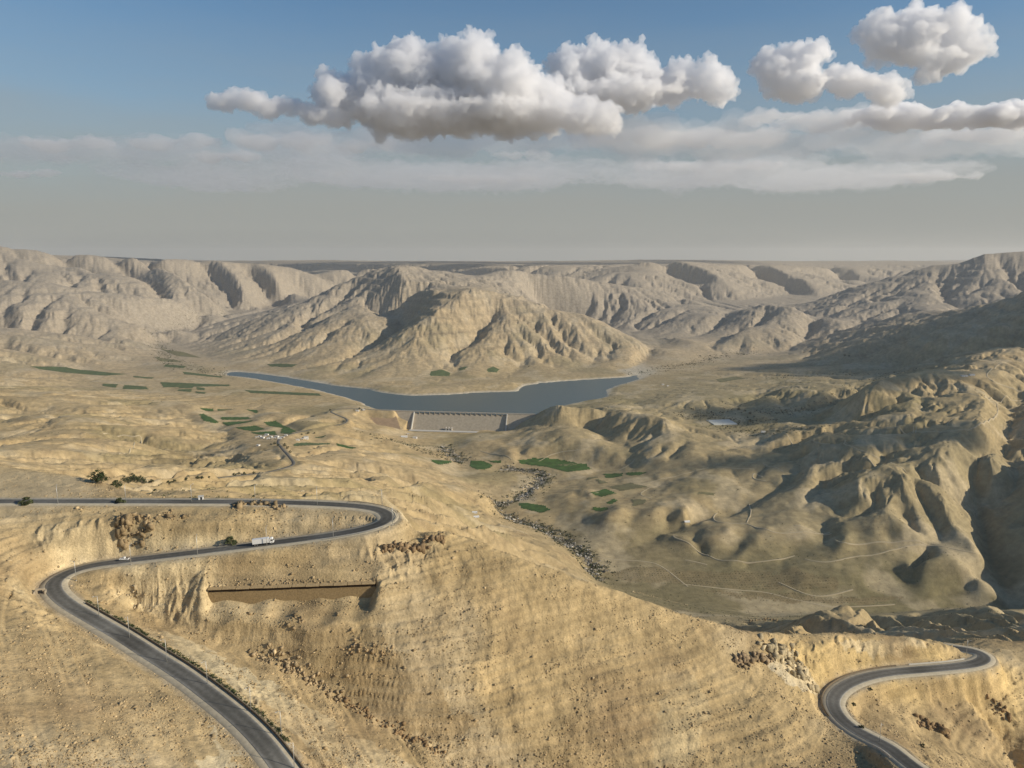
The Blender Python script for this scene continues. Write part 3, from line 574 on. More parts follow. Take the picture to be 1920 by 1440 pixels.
def new_mesh(name,co,faces,smooth=True):
    me=bpy.data.meshes.new(name); n=len(co); k=faces.shape[1]
    me.vertices.add(n); me.vertices.foreach_set('co',np.asarray(co,np.float32).ravel())
    me.loops.add(faces.size); me.loops.foreach_set('vertex_index',faces.astype(np.int32).ravel())
    me.polygons.add(len(faces)); me.polygons.foreach_set('loop_start',np.arange(0,faces.size,k,dtype=np.int32)); me.polygons.foreach_set('loop_total',np.full(len(faces),k,np.int32))
    if smooth: me.polygons.foreach_set('use_smooth',np.ones(len(faces),bool))
    me.update(); return me
def vcol(me,col,name='Col'):
    a=me.color_attributes.new(name,'FLOAT_COLOR','POINT'); c=np.ones((len(me.vertices),4),np.float32); c[:,:3]=col.reshape(-1,3); a.data.foreach_set('color',c.ravel())
def link(name,me,mats=(),parent=None,**props):
    o=bpy.data.objects.new(name,me); sc.collection.objects.link(o)
    for m in mats: me.materials.append(m)
    if parent: o.parent=parent
    for k,v in props.items(): o[k]=v
    return o
ii=np.arange(NA*NR).reshape(NR,NA); fc=np.stack([ii[:-1,:-1],ii[:-1,1:],ii[1:,1:],ii[1:,:-1]],-1).reshape(-1,4)
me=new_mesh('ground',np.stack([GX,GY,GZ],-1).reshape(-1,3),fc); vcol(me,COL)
# ------------------------------------------------------------------ materials
def mat(name,base,rough=.9,**k):
    m=bpy.data.materials.new(name); m.use_nodes=True; b=m.node_tree.nodes['Principled BSDF']
    b.inputs['Base Color'].default_value=(*base,1); b.inputs['Roughness'].default_value=rough
    b.inputs['Specular IOR Level'].default_value=k.get('spec',.2); b.inputs['Metallic'].default_value=k.get('metal',0)
    return m
def N(m,t,**k):
    n=m.node_tree.nodes.new(t)
    for a,b in k.items():
        if a.startswith('i_'): n.inputs[int(a[2:]) if a[2:].isdigit() else a[2:].replace('_',' ')].default_value=b
        else: setattr(n,a,b)
    return n
def groundmat():
    m=mat('ground_soil',(.4,.3,.2),.95,spec=.1); t=m.node_tree; b=t.nodes['Principled BSDF']; lk=t.links.new
    at=N(m,'ShaderNodeAttribute',attribute_name='Col'); geo=N(m,'ShaderNodeNewGeometry')
    n1=N(m,'ShaderNodeTexNoise'); n1.inputs['Scale'].default_value=.9; n1.inputs['Detail'].default_value=6; n1.inputs['Roughness'].default_value=.65
    n2=N(m,'ShaderNodeTexNoise'); n2.inputs['Scale'].default_value=.06; n2.inputs['Detail'].default_value=8; n2.inputs['Roughness'].default_value=.6
    for n in (n1,n2): lk(geo.outputs['Position'],n.inputs['Vector'])
    r1=N(m,'ShaderNodeMapRange'); r1.inputs[1].default_value=.3; r1.inputs[2].default_value=.7; r1.inputs[3].default_value=.80; r1.inputs[4].default_value=1.18; lk(n1.outputs[0],r1.inputs[0])
    r2=N(m,'ShaderNodeMapRange'); r2.inputs[1].default_value=.3; r2.inputs[2].default_value=.7; r2.inputs[3].default_value=.78; r2.inputs[4].default_value=1.22; lk(n2.outputs[0],r2.inputs[0])
    mu=N(m,'ShaderNodeMath',operation='MULTIPLY'); lk(r1.outputs[0],mu.inputs[0]); lk(r2.outputs[0],mu.inputs[1])
    vm=N(m,'ShaderNodeVectorMath',operation='SCALE'); lk(at.outputs['Color'],vm.inputs[0]); lk(mu.outputs[0],vm.inputs['Scale']); lk(vm.outputs[0],b.inputs['Base Color'])
    bp=N(m,'ShaderNodeBump'); bp.inputs['Strength'].default_value=.6; bp.inputs['Distance'].default_value=.8; lk(n1.outputs[0],bp.inputs['Height'])
    bp2=N(m,'ShaderNodeBump'); bp2.inputs['Strength'].default_value=.5; bp2.inputs['Distance'].default_value=2.5; lk(n2.outputs[0],bp2.inputs['Height']); lk(bp.outputs[0],bp2.inputs['Normal']); lk(bp2.outputs[0],b.inputs['Normal'])
    return m
M_ground=groundmat(); link('ground',me,[M_ground],kind='structure')
# water
def flatpoly(name,P,z,m,**pr):
    me=bpy.data.meshes.new(name); me.from_pydata([(p[0],p[1],z) for p in P],[],[list(range(len(P)))]); me.update(); return link(name,me,[m],**pr)
M_water=mat('lake_water',(.028,.07,.08),.3,spec=.35)
wn=N(M_water,'ShaderNodeTexNoise'); wn.inputs['Scale'].default_value=.12; wn.inputs['Detail'].default_value=5; wg=N(M_water,'ShaderNodeNewGeometry'); wb=N(M_water,'ShaderNodeBump'); wb.inputs['Distance'].default_value=1.2; M_water.node_tree.links.new(wg.outputs['Position'],wn.inputs['Vector']); M_water.node_tree.links.new(wn.outputs[0],wb.inputs['Height']); M_water.node_tree.links.new(wb.outputs[0],M_water.node_tree.nodes['Principled BSDF'].inputs['Normal'])
flatpoly('lake',[(-2300,3050),(DAM_A[0]-DUX[0]*260,DAM_A[1]-DUX[1]*260+4),(DAM_A[0],DAM_A[1]),(DAM_B[0],DAM_B[1]),(DAM_B[0]+DUX[0]*120,DAM_B[1]+DUX[1]*120),(700,3000),(900,3400),(400,4300),(-2600,4500)],-590,M_water,kind='structure')
# ------------------------------------------------------------------ clouds (solid closed bodies of even vapour)
def cloud_mat(name,dens,col=(.985,.985,.99)):
    m=bpy.data.materials.new(name); m.use_nodes=True; t=m.node_tree; t.nodes.remove(t.nodes['Principled BSDF'])
    p=t.nodes.new('ShaderNodeVolumePrincipled'); p.inputs['Color'].default_value=(*col,1); p.inputs['Density'].default_value=dens; p.inputs['Anisotropy'].default_value=.35
    t.links.new(p.outputs[0],t.nodes['Material Output'].inputs['Volume']); return m
M_cloud=cloud_mat('cloud_vapour',.013); M_thin=cloud_mat('thin_cloud_vapour',.0016); M_shade=cloud_mat('thick_cloud_vapour',.012,(.9,.9,.9))
TEX={}
def dtex(k,t,size,depth=3):
    if k not in TEX:
        x=bpy.data.textures.new(k,t); x.noise_scale=size
        if t=='CLOUDS': x.noise_depth=depth; x.noise_type='HARD_NOISE'
        TEX[k]=x
    return TEX[k]
import bmesh
def cloud_obj(puffs,name,label,m,vox,grp=None,amp=1.,flat=None,seed=0):
    """puffs: (x,y,z,rx,ry,rz) in metres"""
    rg=random.Random(seed); P=list(puffs); c=np.mean([p[:3] for p in P],0); bm=bmesh.new()
    from mathutils import Matrix
    for x,y,z,rx,ry,rz in P:
        subs=[(x,y,z,rx,ry,rz)]
        for k in range(9):   # smaller heads on the upper side of every puff
            a=rg.uniform(0,6.283); e=rg.uniform(-.15,1.2); s=rg.uniform(.3,.5)
            subs.append((x+rx*.85*math.cos(a)*math.cos(e),y+ry*.85*math.sin(a)*math.cos(e),z+rz*.85*math.sin(e),rx*s,ry*s,rz*s*1.1))
        for q_ in subs:
            bmesh.ops.create_icosphere(bm,subdivisions=3,radius=1,matrix=Matrix.Translation((q_[0]-c[0],q_[1]-c[1],q_[2]-c[2]))@Matrix.Diagonal((q_[3],q_[4],q_[5],1)))
    if flat is not None:
        for v in bm.verts:
            fz=flat-c[2]
            if v.co.z<fz: v.co.z=fz+(v.co.z-fz)*.25
    me=bpy.data.meshes.new('t'); bm.to_mesh(me); bm.free(); o=bpy.data.objects.new('t',me); sc.collection.objects.link(o)
    md=o.modifiers.new('r','REMESH'); md.mode='VOXEL'; md.voxel_size=vox
    for k,(t,s,st) in enumerate((('CLOUDS',520.,230.),('CLOUDS',210.,190.),('CLOUDS',90.,125.),('CLOUDS',38.,80.))):
        d=o.modifiers.new('d%d'%k,'DISPLACE'); d.texture=dtex('cl%d'%k,t,s,2); d.strength=st*amp; d.mid_level=.35; d.texture_coords='LOCAL'
    md=o.modifiers.new('r2','REMESH'); md.mode='VOXEL'; md.voxel_size=vox*.9
    dg=bpy.context.evaluated_depsgraph_get(); me2=bpy.data.meshes.new_from_object(o.evaluated_get(dg)); bpy.data.objects.remove(o); me2.name=name
    if flat is not None:
        n_=len(me2.vertices); cc=np.zeros(n_*3,np.float32); me2.vertices.foreach_get('co',cc); cc=cc.reshape(-1,3); fz=flat-c[2]; b_=cc[:,2]<fz; cc[b_,2]=fz+(cc[b_,2]-fz)*.16; me2.vertices.foreach_set('co',cc.ravel()); me2.update()
    me2.materials.clear(); r=link(name,me2,[m],label=label,category='cloud'); r.location=c
    if grp: r['group']=grp
    return r
def puff(px,py,D,wx,hz,wy=None):
    x,y,z=W(px,py,D); s=D/F; return (x,y,z,wx*s,(wy or (wx+hz)*.5)*s,hz*s)
D1=8600
cloud_obj([puff(640,185,D1,62,42),puff(720,165,D1,70,55),puff(790,150,D1,80,62),puff(880,150,D1,95,66),puff(950,165,D1-300,75,55),puff(1010,190,D1,70,45),puff(1090,215,D1-300,62,32),puff(1130,235,D1,38,22),puff(800,215,D1,150,38,120),puff(940,215,D1,150,38,120)],
  'cloud','large flat-based cumulus with a bright top, left of centre above the lake',M_cloud,13,flat=1330,seed=1)
cloud_obj([puff(1090,140,D1+700,58,52),puff(1150,145,D1+700,66,56),puff(1220,160,D1+700,55,42),puff(1275,150,D1+600,40,38),puff(1320,155,D1+600,42,40),puff(1345,175,D1+600,28,24),puff(1180,180,D1+700,110,22,90)],
  'cloud','wide puffy cloud with a domed top joining the right end of the largest cloud',M_cloud,13,flat=1500,seed=2)
cloud_obj([puff(420,195,D1,32,18),puff(470,190,D1,42,20),puff(520,200,D1,40,20),puff(590,215,D1-200,35,24),puff(620,225,D1-200,26,18)],
  'cloud','small ragged cloud at the left end of the big cumulus bank',M_cloud,14,amp=.6,seed=3)
cloud_obj([puff(1450,130,D1,44,36),puff(1500,115,D1,44,40),puff(1535,100,D1,30,28),puff(1500,155,D1,60,30),puff(1600,155,D1,55,26),puff(1660,180,D1,38,24)],
  'cloud','lumpy two-headed white cloud between the long cloud and the top right cloud',M_cloud,15,amp=.8,seed=4)
cloud_obj([puff(1660,70,D1-800,50,42),puff(1715,60,D1-800,60,48),puff(1775,55,D1-800,52,42),puff(1815,85,D1-800,40,42),puff(1770,115,D1-800,55,26),puff(1745,135,D1-800,28,16)],
  'cloud','rounded bright cumulus highest in the top right of the sky',M_cloud,15,amp=.8,seed=5)

def unseen_cloud(gx,gy,gz,rx,ry,rz,zc,seed):  # clouds out of view, placed upsun so their shadows fall on the right slopes
    t=(zc-gz)/SUNV[2]; c=np.array((gx,gy,gz))+SUNV*t; rg=random.Random(seed); P=[(c[0]+rx*rg.uniform(-.55,.55),c[1]+ry*rg.uniform(-.6,.6),zc+rz*rg.uniform(-.2,.3),rx*.55,ry*.55,rz*.8) for k in range(6)]
    o=cloud_obj(P,'cloud','',M_cloud,34,amp=.7,seed=seed); del o['label']; del o['category']; o['kind']='structure'
for a_ in ((2380,3480,-400,860,470,130,1450,21),(1020,2620,-540,330,130,55,1350,23),(700,2030,-610,300,80,45,1300,24)): unseen_cloud(*a_)
M_veil=cloud_mat('veil_vapour',.0007,(.96,.965,.97))
for k,(px,py,D,wx,hz,lb) in enumerate(((1540,262,10300,430,40,'broad soft grey veil of cloud filling the lower right sky'),(900,262,10200,400,30,'broad soft grey veil under the biggest cumulus'),(300,282,11300,330,24,'broad faint veil behind the low left cloud bank'),(1000,330,13500,700,22,'faintest and lowest hazy veil across the middle of the sky'))):
    rg=random.Random(90+k); cloud_obj([puff(px+wx*(-.9+1.8*i/11),py+hz*rg.uniform(-.35,.35),D+rg.uniform(-300,300),wx*rg.uniform(.13,.24),hz*rg.uniform(.45,1.),wx*.3) for i in range(12)],'cloud',lb,M_veil,45,amp=1.,seed=95+k)
BANDS=[(1560,225,9800,190,22,3),(1780,215,9400,190,24,4),(1330,260,10500,170,20,3),(1180,250,10400,90,16,2),(520,262,10600,110,17,3),(330,265,10800,90,13,2),(130,268,11000,100,14,2),(690,270,10500,50,12,2),(420,292,11400,70,9,1),(1850,250,10500,130,18,2),(60,325,13000,60,7,1),(1330,310,12500,160,9,2),(900,335,13500,120,7,1),(1740,330,13000,100,8,1),(1900,205,9300,90,24,2),(980,290,11500,60,9,1)]
BL=['long grey cloud bank right of the middle, under the two-headed cloud','grey bank with white crests along the right side','flat hazy band below and left of the long grey bank','small hazy cloud under the right end of the biggest cumulus','bank of small clouds low on the left, below the ragged cloud','small hazy cloud in the left third','leftmost low cloud bank','small hazy puff under the left end of the biggest cumulus','thin lit streak under the left cloud bank','hazy layer below the right cloud bank','faintest wisp at the left edge above the hills','thin faint streak low right of the middle','thin faint streak low in the middle of the sky','thin faint streak low on the right','bright crest of the bank at the right edge','faint puff low under the biggest cumulus']
M_band=cloud_mat('hazy_cloud_vapour',.003,(.97,.965,.96))
for k,((px,py,D,wx,hz,nn_),lb) in enumerate(zip(BANDS,BL)):
    rg=random.Random(50+k); P=[]
    nq=4+2*nn_
    for i in range(nq): P.append(puff(px+wx*(-.8+1.6*(i+rg.uniform(.2,.8))/nq),py+hz*rg.uniform(-.2,.3),D+rg.uniform(-150,150),wx*rg.uniform(1.1,1.7)/nq+8,hz*rg.uniform(.4,.95),wx*.3))
    cloud_obj(P,'cloud',lb,M_band if k not in (1,14) else M_cloud,24,amp=.55,seed=60+k,grp='low hazy cloud banks')
# air
def box(name,lo,hi,m,**pr):
    v=[(x,y,z) for x in (lo[0],hi[0]) for y in (lo[1],hi[1]) for z in (lo[2],hi[2])]
    f=[(0,1,3,2),(4,6,7,5),(0,4,5,1),(2,3,7,6),(0,2,6,4),(1,5,7,3)]
    me=bpy.data.meshes.new(name); me.from_pydata(v,[],f); me.update(); return link(name,me,[m],**pr)
M_haze=bpy.data.materials.new('haze_air'); M_haze.use_nodes=True; t=M_haze.node_tree; t.nodes.remove(t.nodes['Principled BSDF'])
pv=t.nodes.new('ShaderNodeVolumePrincipled'); pv.inputs['Color'].default_value=(.88,.87,.84,1); pv.inputs['Density'].default_value=2.4e-5; pv.inputs['Anisotropy'].default_value=.2
t.links.new(pv.outputs[0],t.nodes['Material Output'].inputs['Volume'])
box('haze',(-34000,-34000,-760),(34000,34000,330),M_haze,kind='stuff')
# ------------------------------------------------------------------ placing helpers
def groundv(x,y):
    r=np.hypot(x,y); a=np.arctan2(x,y); i=np.clip(np.searchsorted(azs,a)-1,0,NA-2); j=np.clip(np.searchsorted(rs,r)-1,0,NR-2)
    u=(a-azs[i])/(azs[i+1]-azs[i]); v=(r-rs[j])/(rs[j+1]-rs[j])
    return (GZ[j,i]*(1-u)+GZ[j,i+1]*u)*(1-v)+(GZ[j+1,i]*(1-u)+GZ[j+1,i+1]*u)*v
MARCH=np.exp(np.arange(math.log(200),math.log(14000),.0022))
def hit(px,py):
    x,y,z=ray(px,py); g=groundv(x*MARCH,y*MARCH)-z*MARCH; k=np.nonzero(g>0)[0]
    k=k[0] if len(k) else len(MARCH)-1
    D=MARCH[k] if k==0 else MARCH[k-1]+(MARCH[k]-MARCH[k-1])*(-g[k-1])/(g[k]-g[k-1]+1e-9)
    return np.array((x*D,y*D,z*D))
class MB:
    """collects shapes into one mesh"""
    def __init__(s): s.v=[];s.f=[]
    def box(s,c,sz,rz=0,taper=1.):
        n=len(s.v); cs,sn=math.cos(rz),math.sin(rz)
        for k,zz in enumerate((0,1)):
            t=taper if k else 1.
            for dx,dy in ((-.5,-.5),(.5,-.5),(.5,.5),(-.5,.5)):
                x=dx*sz[0]*t;y=dy*sz[1]*t; s.v.append((c[0]+x*cs-y*sn,c[1]+x*sn+y*cs,c[2]+zz*sz[2]))
        s.f+=[(n,n+3,n+2,n+1),(n+4,n+5,n+6,n+7)]+[(n+i,n+(i+1)%4,n+4+(i+1)%4,n+4+i) for i in range(4)]; return s
    def prism(s,prof,p0,p1,side):
        """profile [(out,up)] swept from p0 to p1; side = unit vector of 'out'"""
        n=len(s.v); k=len(prof)
        for p in (p0,p1):
            for a,b in prof: s.v.append((p[0]+side[0]*a,p[1]+side[1]*a,p[2]+b))
        s.f+=[tuple(range(n,n+k))[::-1],tuple(range(n+k,n+2*k))]+[(n+i,n+(i+1)%k,n+k+(i+1)%k,n+k+i) for i in range(k)]; return s
    def tube(s,pts,r,seg=6):
        n=len(s.v); pts=[np.array(p,float) for p in pts]; rr=r if isinstance(r,(list,tuple)) else [r]*len(pts)
        for i,p in enumerate(pts):
            d=pts[min(i+1,len(pts)-1)]-pts[max(i-1,0)]; d/=np.linalg.norm(d)+1e-9; a=np.cross(d,(0,1,.01) if abs(d[2])>.8 else (0,0,1)); a/=np.linalg.norm(a); b=np.cross(d,a)
            for k in range(seg):
                t=6.2832*k/seg; s.v.append(tuple(p+rr[i]*(a*math.cos(t)+b*math.sin(t))))
        for i in range(len(pts)-1):
            for k in range(seg): s.f.append((n+i*seg+k,n+i*seg+(k+1)%seg,n+(i+1)*seg+(k+1)%seg,n+(i+1)*seg+k))
        s.f+=[tuple(n+k for k in range(seg))[::-1],tuple(n+(len(pts)-1)*seg+k for k in range(seg))]; return s
    def build(s,name,m,parent=None,smooth=False,**pr):
        me=bpy.data.meshes.new(name); me.from_pydata([tuple(map(float,v)) for v in s.v],[],s.f); me.update()
        if smooth:
            for p in me.polygons: p.use_smooth=True
        return link(name,me,[m],parent,**pr)
def empty(name,loc,rz=0,**pr):
    o=bpy.data.objects.new(name,None); o.empty_display_size=.5; sc.collection.objects.link(o); o.location=[float(a) for a in loc]; o.rotation_euler=(0,0,rz)
    for k,v in pr.items(): o[k]=v
    return o
def copy_tree(o,parent=None):
    c=o.copy(); sc.collection.objects.link(c); c.parent=parent
    for ch in [q_ for q_ in o.children]: copy_tree(ch,c)
    return c
def noisy(name,base,rough=.9,scale=3.,lo=.8,hi=1.15,spec=.2,bump=0,attr=False):
    m=mat(name,base,rough,spec=spec); t=m.node_tree; b=t.nodes['Principled BSDF']; geo=N(m,'ShaderNodeNewGeometry'); n=N(m,'ShaderNodeTexNoise'); n.inputs['Scale'].default_value=scale; n.inputs['Detail'].default_value=6; n.inputs['Roughness'].default_value=.65
    t.links.new(geo.outputs['Position'],n.inputs['Vector']); r=N(m,'ShaderNodeMapRange'); r.inputs[1].default_value=.3; r.inputs[2].default_value=.7; r.inputs[3].default_value=lo; r.inputs[4].default_value=hi; t.links.new(n.outputs[0],r.inputs[0])
    v=N(m,'ShaderNodeVectorMath',operation='SCALE'); v.inputs[0].default_value=base
    if attr: a=N(m,'ShaderNodeAttribute',attribute_name='Col'); t.links.new(a.outputs['Color'],v.inputs[0])
    t.links.new(r.outputs[0],v.inputs['Scale']); t.links.new(v.outputs[0],b.inputs['Base Color'])
    if bump: bp=N(m,'ShaderNodeBump'); bp.inputs['Distance'].default_value=bump; bp.inputs['Strength'].default_value=.6; t.links.new(n.outputs[0],bp.inputs['Height']); t.links.new(bp.outputs[0],b.inputs['Normal'])
    return m
M_asph=noisy('asphalt',(.09,.088,.08),.95,.5,.8,1.2,spec=.05,attr=True); M_dust=noisy('compacted_gravel',(.47,.405,.285),.95,.35,.8,1.15,bump=.15)
M_track=noisy('pale_track_dust',(.45,.37,.235),.95,.2,.9,1.1); M_conc=noisy('weathered_concrete',(.40,.34,.25),.9,.12,.8,1.15,bump=.2); M_pale=noisy('pale_concrete',(.55,.52,.45),.85,.3,.9,1.08)
M_stone=noisy('brown_stonework',(.29,.205,.10),.95,1.2,.7,1.25,bump=.25); M_white=noisy('white_paint',(.78,.77,.73),.6,.8,.94,1.04); M_steel=mat('galvanised_steel',(.55,.55,.52),.45,metal=.6); M_dark=mat('dark_opening',(.02,.022,.025),.3,spec=.5)
M_rust=mat('dark_rail_steel',(.16,.14,.12),.6,metal=.4); M_bark=noisy('bark',(.12,.085,.05),.9,4.)
M_rock=noisy('limestone_rock',(.42,.33,.2),.95,1.5,.7,1.2,bump=.3,attr=True)
M_f=[noisy('green_crop',(.05,.10,.022),.9,.06,.6,1.5,bump=.3),noisy('dusty_crop',(.085,.115,.045),.9,.05,.65,1.4,bump=.3),noisy('dry_olive_stubble',(.17,.155,.075),.9,.05,.7,1.3,bump=.3),noisy('brown_tilled_soil',(.20,.15,.085),.95,.03,.75,1.2,bump=.3)]
# ------------------------------------------------------------------ roads
def ribbon(P,offs,zo,cols=None,step=None):
    P=np.asarray(P,float); d=np.gradient(P[:,:2],axis=0); d/=np.linalg.norm(d,axis=1)[:,None]; nrm=np.stack([-d[:,1],d[:,0]],1)
    V=np.zeros((len(P),len(offs),3)); 
    for k,(o,z) in enumerate(zip(offs,zo)): V[:,k,:2]=P[:,:2]+nrm*o; V[:,k,2]=P[:,2]+z
    n,m=V.shape[:2]; ii=np.arange(n*m).reshape(n,m); f=np.stack([ii[:-1,:-1],ii[1:,:-1],ii[1:,1:],ii[:-1,1:]],-1).reshape(-1,4)
    return V,f
def resample(P,st):
    P=np.asarray(P,float); s=np.r_[0,np.cumsum(np.linalg.norm(np.diff(P[:,:2],axis=0),axis=1))]; t=np.arange(0,s[-1],st); return np.stack([np.interp(t,s,P[:,k]) for k in range(3)],1)
def smooth(P,n=4):
    P=P.copy()
    for k in range(n): P[1:-1]=.5*P[1:-1]+.25*(P[:-2]+P[2:])
    return P
ROADS=[]
for R_,nm,half in ((RA,'road',4.0),(RB,'road',4.0)):
    P=smooth(resample(R_,2.),6); ROADS.append(P)
    V,f=ribbon(P,[half+3.4,half+2.7,half-.2,-half+.2,-half-2.7,-half-3.4][::-1],[-1.2,-.12,.0,.0,-.12,-1.2]); me=new_mesh('road_shoulder',V.reshape(-1,3),f,False); link('road_shoulder',me,[M_dust],kind='structure')
    offs=np.array([-half-.05,-half,-half+.5,-half*.62,-half*.38,-.25,.25,half*.38,half*.62,half-.5,half,half+.05]); V,f=ribbon(P,offs,[-.3]+[.05+.06*(1-abs(o)/half) for o in offs[1:-1]]+[-.3])
    cc=1.45*np.array([.22,.20,.13,.08,.075,.095,.095,.075,.08,.13,.20,.22])[None,:,None]*np.array([1,.96,.84])*np.ones((len(P),1,1))
    nz=1+.25*np.interp(np.arange(len(P)),np.arange(0,len(P)+30,9),RNG.normal(0,1,len(np.arange(0,len(P)+30,9))))
    cc=cc*np.clip(nz,.75,1.4)[:,None,None]
    me=new_mesh(nm,V.reshape(-1,3),f,False); vcol(me,cc.astype(np.float32)); link(nm,me,[M_asph],kind='structure')
def drape(P,half,name,m,up=.35,st=5.,col=None,sm=3):
    P=smooth(resample(P,st),sm); d=np.gradient(P[:,:2],axis=0); d/=np.linalg.norm(d,axis=1)[:,None]; nrm=np.stack([-d[:,1],d[:,0]],1)
    offs=[-half-.8,-half,0,half,half+.8]; G_=np.stack([groundv(P[:,0]+nrm[:,0]*o,P[:,1]+nrm[:,1]*o) for o in offs],1); top=G_.max(1)*.5+G_.mean(1)*.5
    for k in range(2): top[1:-1]=np.maximum(top[1:-1],.5*(top[:-2]+top[2:]))
    V=np.zeros((len(P),5,3))
    for k,o in enumerate(offs):
        V[:,k,:2]=P[:,:2]+nrm*o; V[:,k,2]=np.maximum(G_[:,k]+up*.6,top+up) if 0<k<4 else G_[:,k]-1.0
    n,m_=V.shape[:2]; ii=np.arange(n*m_).reshape(n,m_); f=np.stack([ii[:-1,:-1],ii[1:,:-1],ii[1:,1:],ii[:-1,1:]],-1).reshape(-1,4)
    me=new_mesh(name,V.reshape(-1,3),f,False)
    if col is not None: vcol(me,np.ones((len(P),5,3),np.float32)*np.array(col,np.float32))
    return link(name,me,[m],kind='structure')
drape(RC,3.6,'road',M_asph,.3,8.,(.16,.15,.125))
TR='''2.6:1290,1100 1240,1062 1200,1052 1120,1046
2.6:1270,1005 1262,1003 1268,1010 1320,1040 1345,1050 1390,1053 1450,1050 1490,1042
2.6:1345,962 1338,968 1340,976 1360,980 1395,981 1420,990 1450,998 1500,998 1558,997
2.6:1400,980 1408,960 1405,945
2.6:1566,1012 1580,1018 1620,1020 1680,1017 1740,1024 1800,1032 1830,1038
2.6:1510,1048 1530,1053 1560,1053 1600,1044 1650,1038 1690,1027 1740,1023
2.6:1285,1050 1310,1055 1330,1060
2.4:1280,1095 1360,1104 1430,1110 1480,1122 1520,1130 1560,1138 1680,1133
2.4:1460,1092 1500,1110 1540,1118 1600,1105
2.8:1585,825 1582,832 1600,838 1615,846 1640,855 1652,862
2.4:1605,862 1640,875 1700,887
3:1430,895 1418,888 1410,893 1420,900 1440,903
2.4:1430,868 1450,875 1470,885
2.4:1104,928 1150,918 1185,912 1215,905 1260,895 1300,884 1330,877
2.4:1222,935 1202,928 1208,920 1240,908
2.4:1340,876 1380,879 1418,882
3.2:1845,742 1862,752 1870,765 1868,778 1855,788 1835,797 1800,806 1760,811 1720,810 1690,806 1660,801
3:1790,722 1810,735 1840,745
4:1885,680 1868,686 1856,695 1850,704 1862,716 1880,722 1920,735
3:1765,710 1740,697 1700,694 1665,697
3:1845,745 1880,748 1920,748
2.4:1800,797 1778,800 1780,790 1800,780
2.4:1475,797 1500,800 1560,800
2.4:1470,812 1478,818 1520,826 1560,832
3:1320,776 1400,773 1450,768 1490,758
2.4:1000,868 1040,850 1090,843 1110,836
2.4:900,845 940,853 960,862
2.6:640,930 600,925 560,922
2.2:222,852 245,840 265,828 255,820 225,816 190,812
2.4:1160,882 1185,868 1190,860
2.4:1490,985 1560,1000'''.split('\n')
for l in TR:
    h_,pts_=l.split(':'); P=[hit(*map(float,c.split(','))) for c in pts_.split()]
    ok=[P[0]]
    for p in P[1:]:
        if np.linalg.norm(p-ok[-1])<420: ok.append(p)
    if len(ok)>1: drape(spline(ok,6),float(h_)*.5,'path',M_track,.3,6.)
# ------------------------------------------------------------------ fields
def drape_poly(P,name,m,up=.6,st=5.,**pr):
    P=np.array(P); lo=P.min(0); hi=P.max(0); st=min(st,max(2.,(hi[0]-lo[0])/12,(hi[1]-lo[1])/12)); xs=np.arange(lo[0]-st,hi[0]+2*st,st); ys=np.arange(lo[1]-st,hi[1]+2*st,st); X,Y=np.meshgrid(xs,ys)
    jx=perlin(X/25.,Y/25.,5)*3; ins=inpoly(X+jx,Y+jx,P); n,m_=X.shape; cells=(ins[:-1,:-1]&ins[1:,:-1]&ins[:-1,1:]&ins[1:,1:]); ii=np.arange(n*m_).reshape(n,m_)
    f=np.stack([ii[:-1,:-1],ii[:-1,1:],ii[1:,1:],ii[1:,:-1]],-1)[cells]
    if len(f)==0: return None
    Z=groundv(X,Y)+up+.25*perlin(X/3.,Y/3.,6); us,inv=np.unique(f,return_inverse=True); co=np.stack([X,Y,Z],-1).reshape(-1,3)[us]
    return link(name,new_mesh(name,co,inv.reshape(f.shape),False),[m],**pr)
for k,P in [q_ for q_ in FIELDS if q_[0]<3]: drape_poly(P,'field',M_f[k],kind='structure')
# ------------------------------------------------------------------ the dam
A_=DAM_A.copy(); B_=DAM_B.copy(); A_[2]=B_[2]=-583.; ax=B_-A_; LD=float(np.hypot(ax[0],ax[1])); ax=ax/LD; out=np.array((ax[1],-ax[0],0.)); 
if out[1]>0: out=-out
def onaxis(px):   # distance along the dam for a photo column
    t=np.linspace(0,LD,2000); x=A_[0]+ax[0]*t; y=A_[1]+ax[1]*t; d=y*CP+583*SP; return float(t[np.argmin(np.abs(x/d*F+960-px))])
S1=onaxis(777.5); S2=onaxis(951.5)
dam=empty('dam',A_+np.array((0,0,-60)),label='long pale brown concrete dam with a bridged spillway holding back the lake',category='dam')
dam_inv=-np.array(dam.location)
def dp(s,t,z): p=A_+ax*s+out*t; return (p[0]+dam_inv[0],p[1]+dam_inv[1],z+dam_inv[2])
def dprism(prof,s0,s1,name,m,mb=None):
    b=mb or MB(); n=len(b.v); k=len(prof)
    for s in (s0,s1):
        for t,z in prof: b.v.append(dp(s,t,z))
    b.f+=[tuple(range(n,n+k)),tuple(range(n+k,n+2*k))[::-1]]+[(n+i,n+k+i,n+k+(i+1)%k,n+(i+1)%k) for i in range(k)]
    return b.build(name,m,dam) if mb is None else b
ZT=-583.
face=[(-3,ZT),(7,ZT),(7.2,ZT-2.5),(7+.8*56,ZT-65),(-3,ZT-65)]
dprism(face,-2,S1-1.2,'abutment_block',M_conc); dprism(face,S2+1.2,LD+6,'abutment_block',M_conc)
sp=[(-3,ZT-6.5),(1,ZT-5.6),(3,ZT-5.9),(6.5,ZT-8),(7+.8*56,ZT-65),(-3,ZT-65)]
dprism(sp,S1-1.2,S2+1.2,'spillway_face',M_conc)
for s in (S1,S2): dprism([(5,ZT+.6),(11,ZT-3),(7+.8*56+9,ZT-59),(7+.8*56+12,ZT-66),(7+.8*56-12,ZT-66),(4,ZT-9)],s-1.6,s+1.6,'training_wall',M_pale)
npier=18
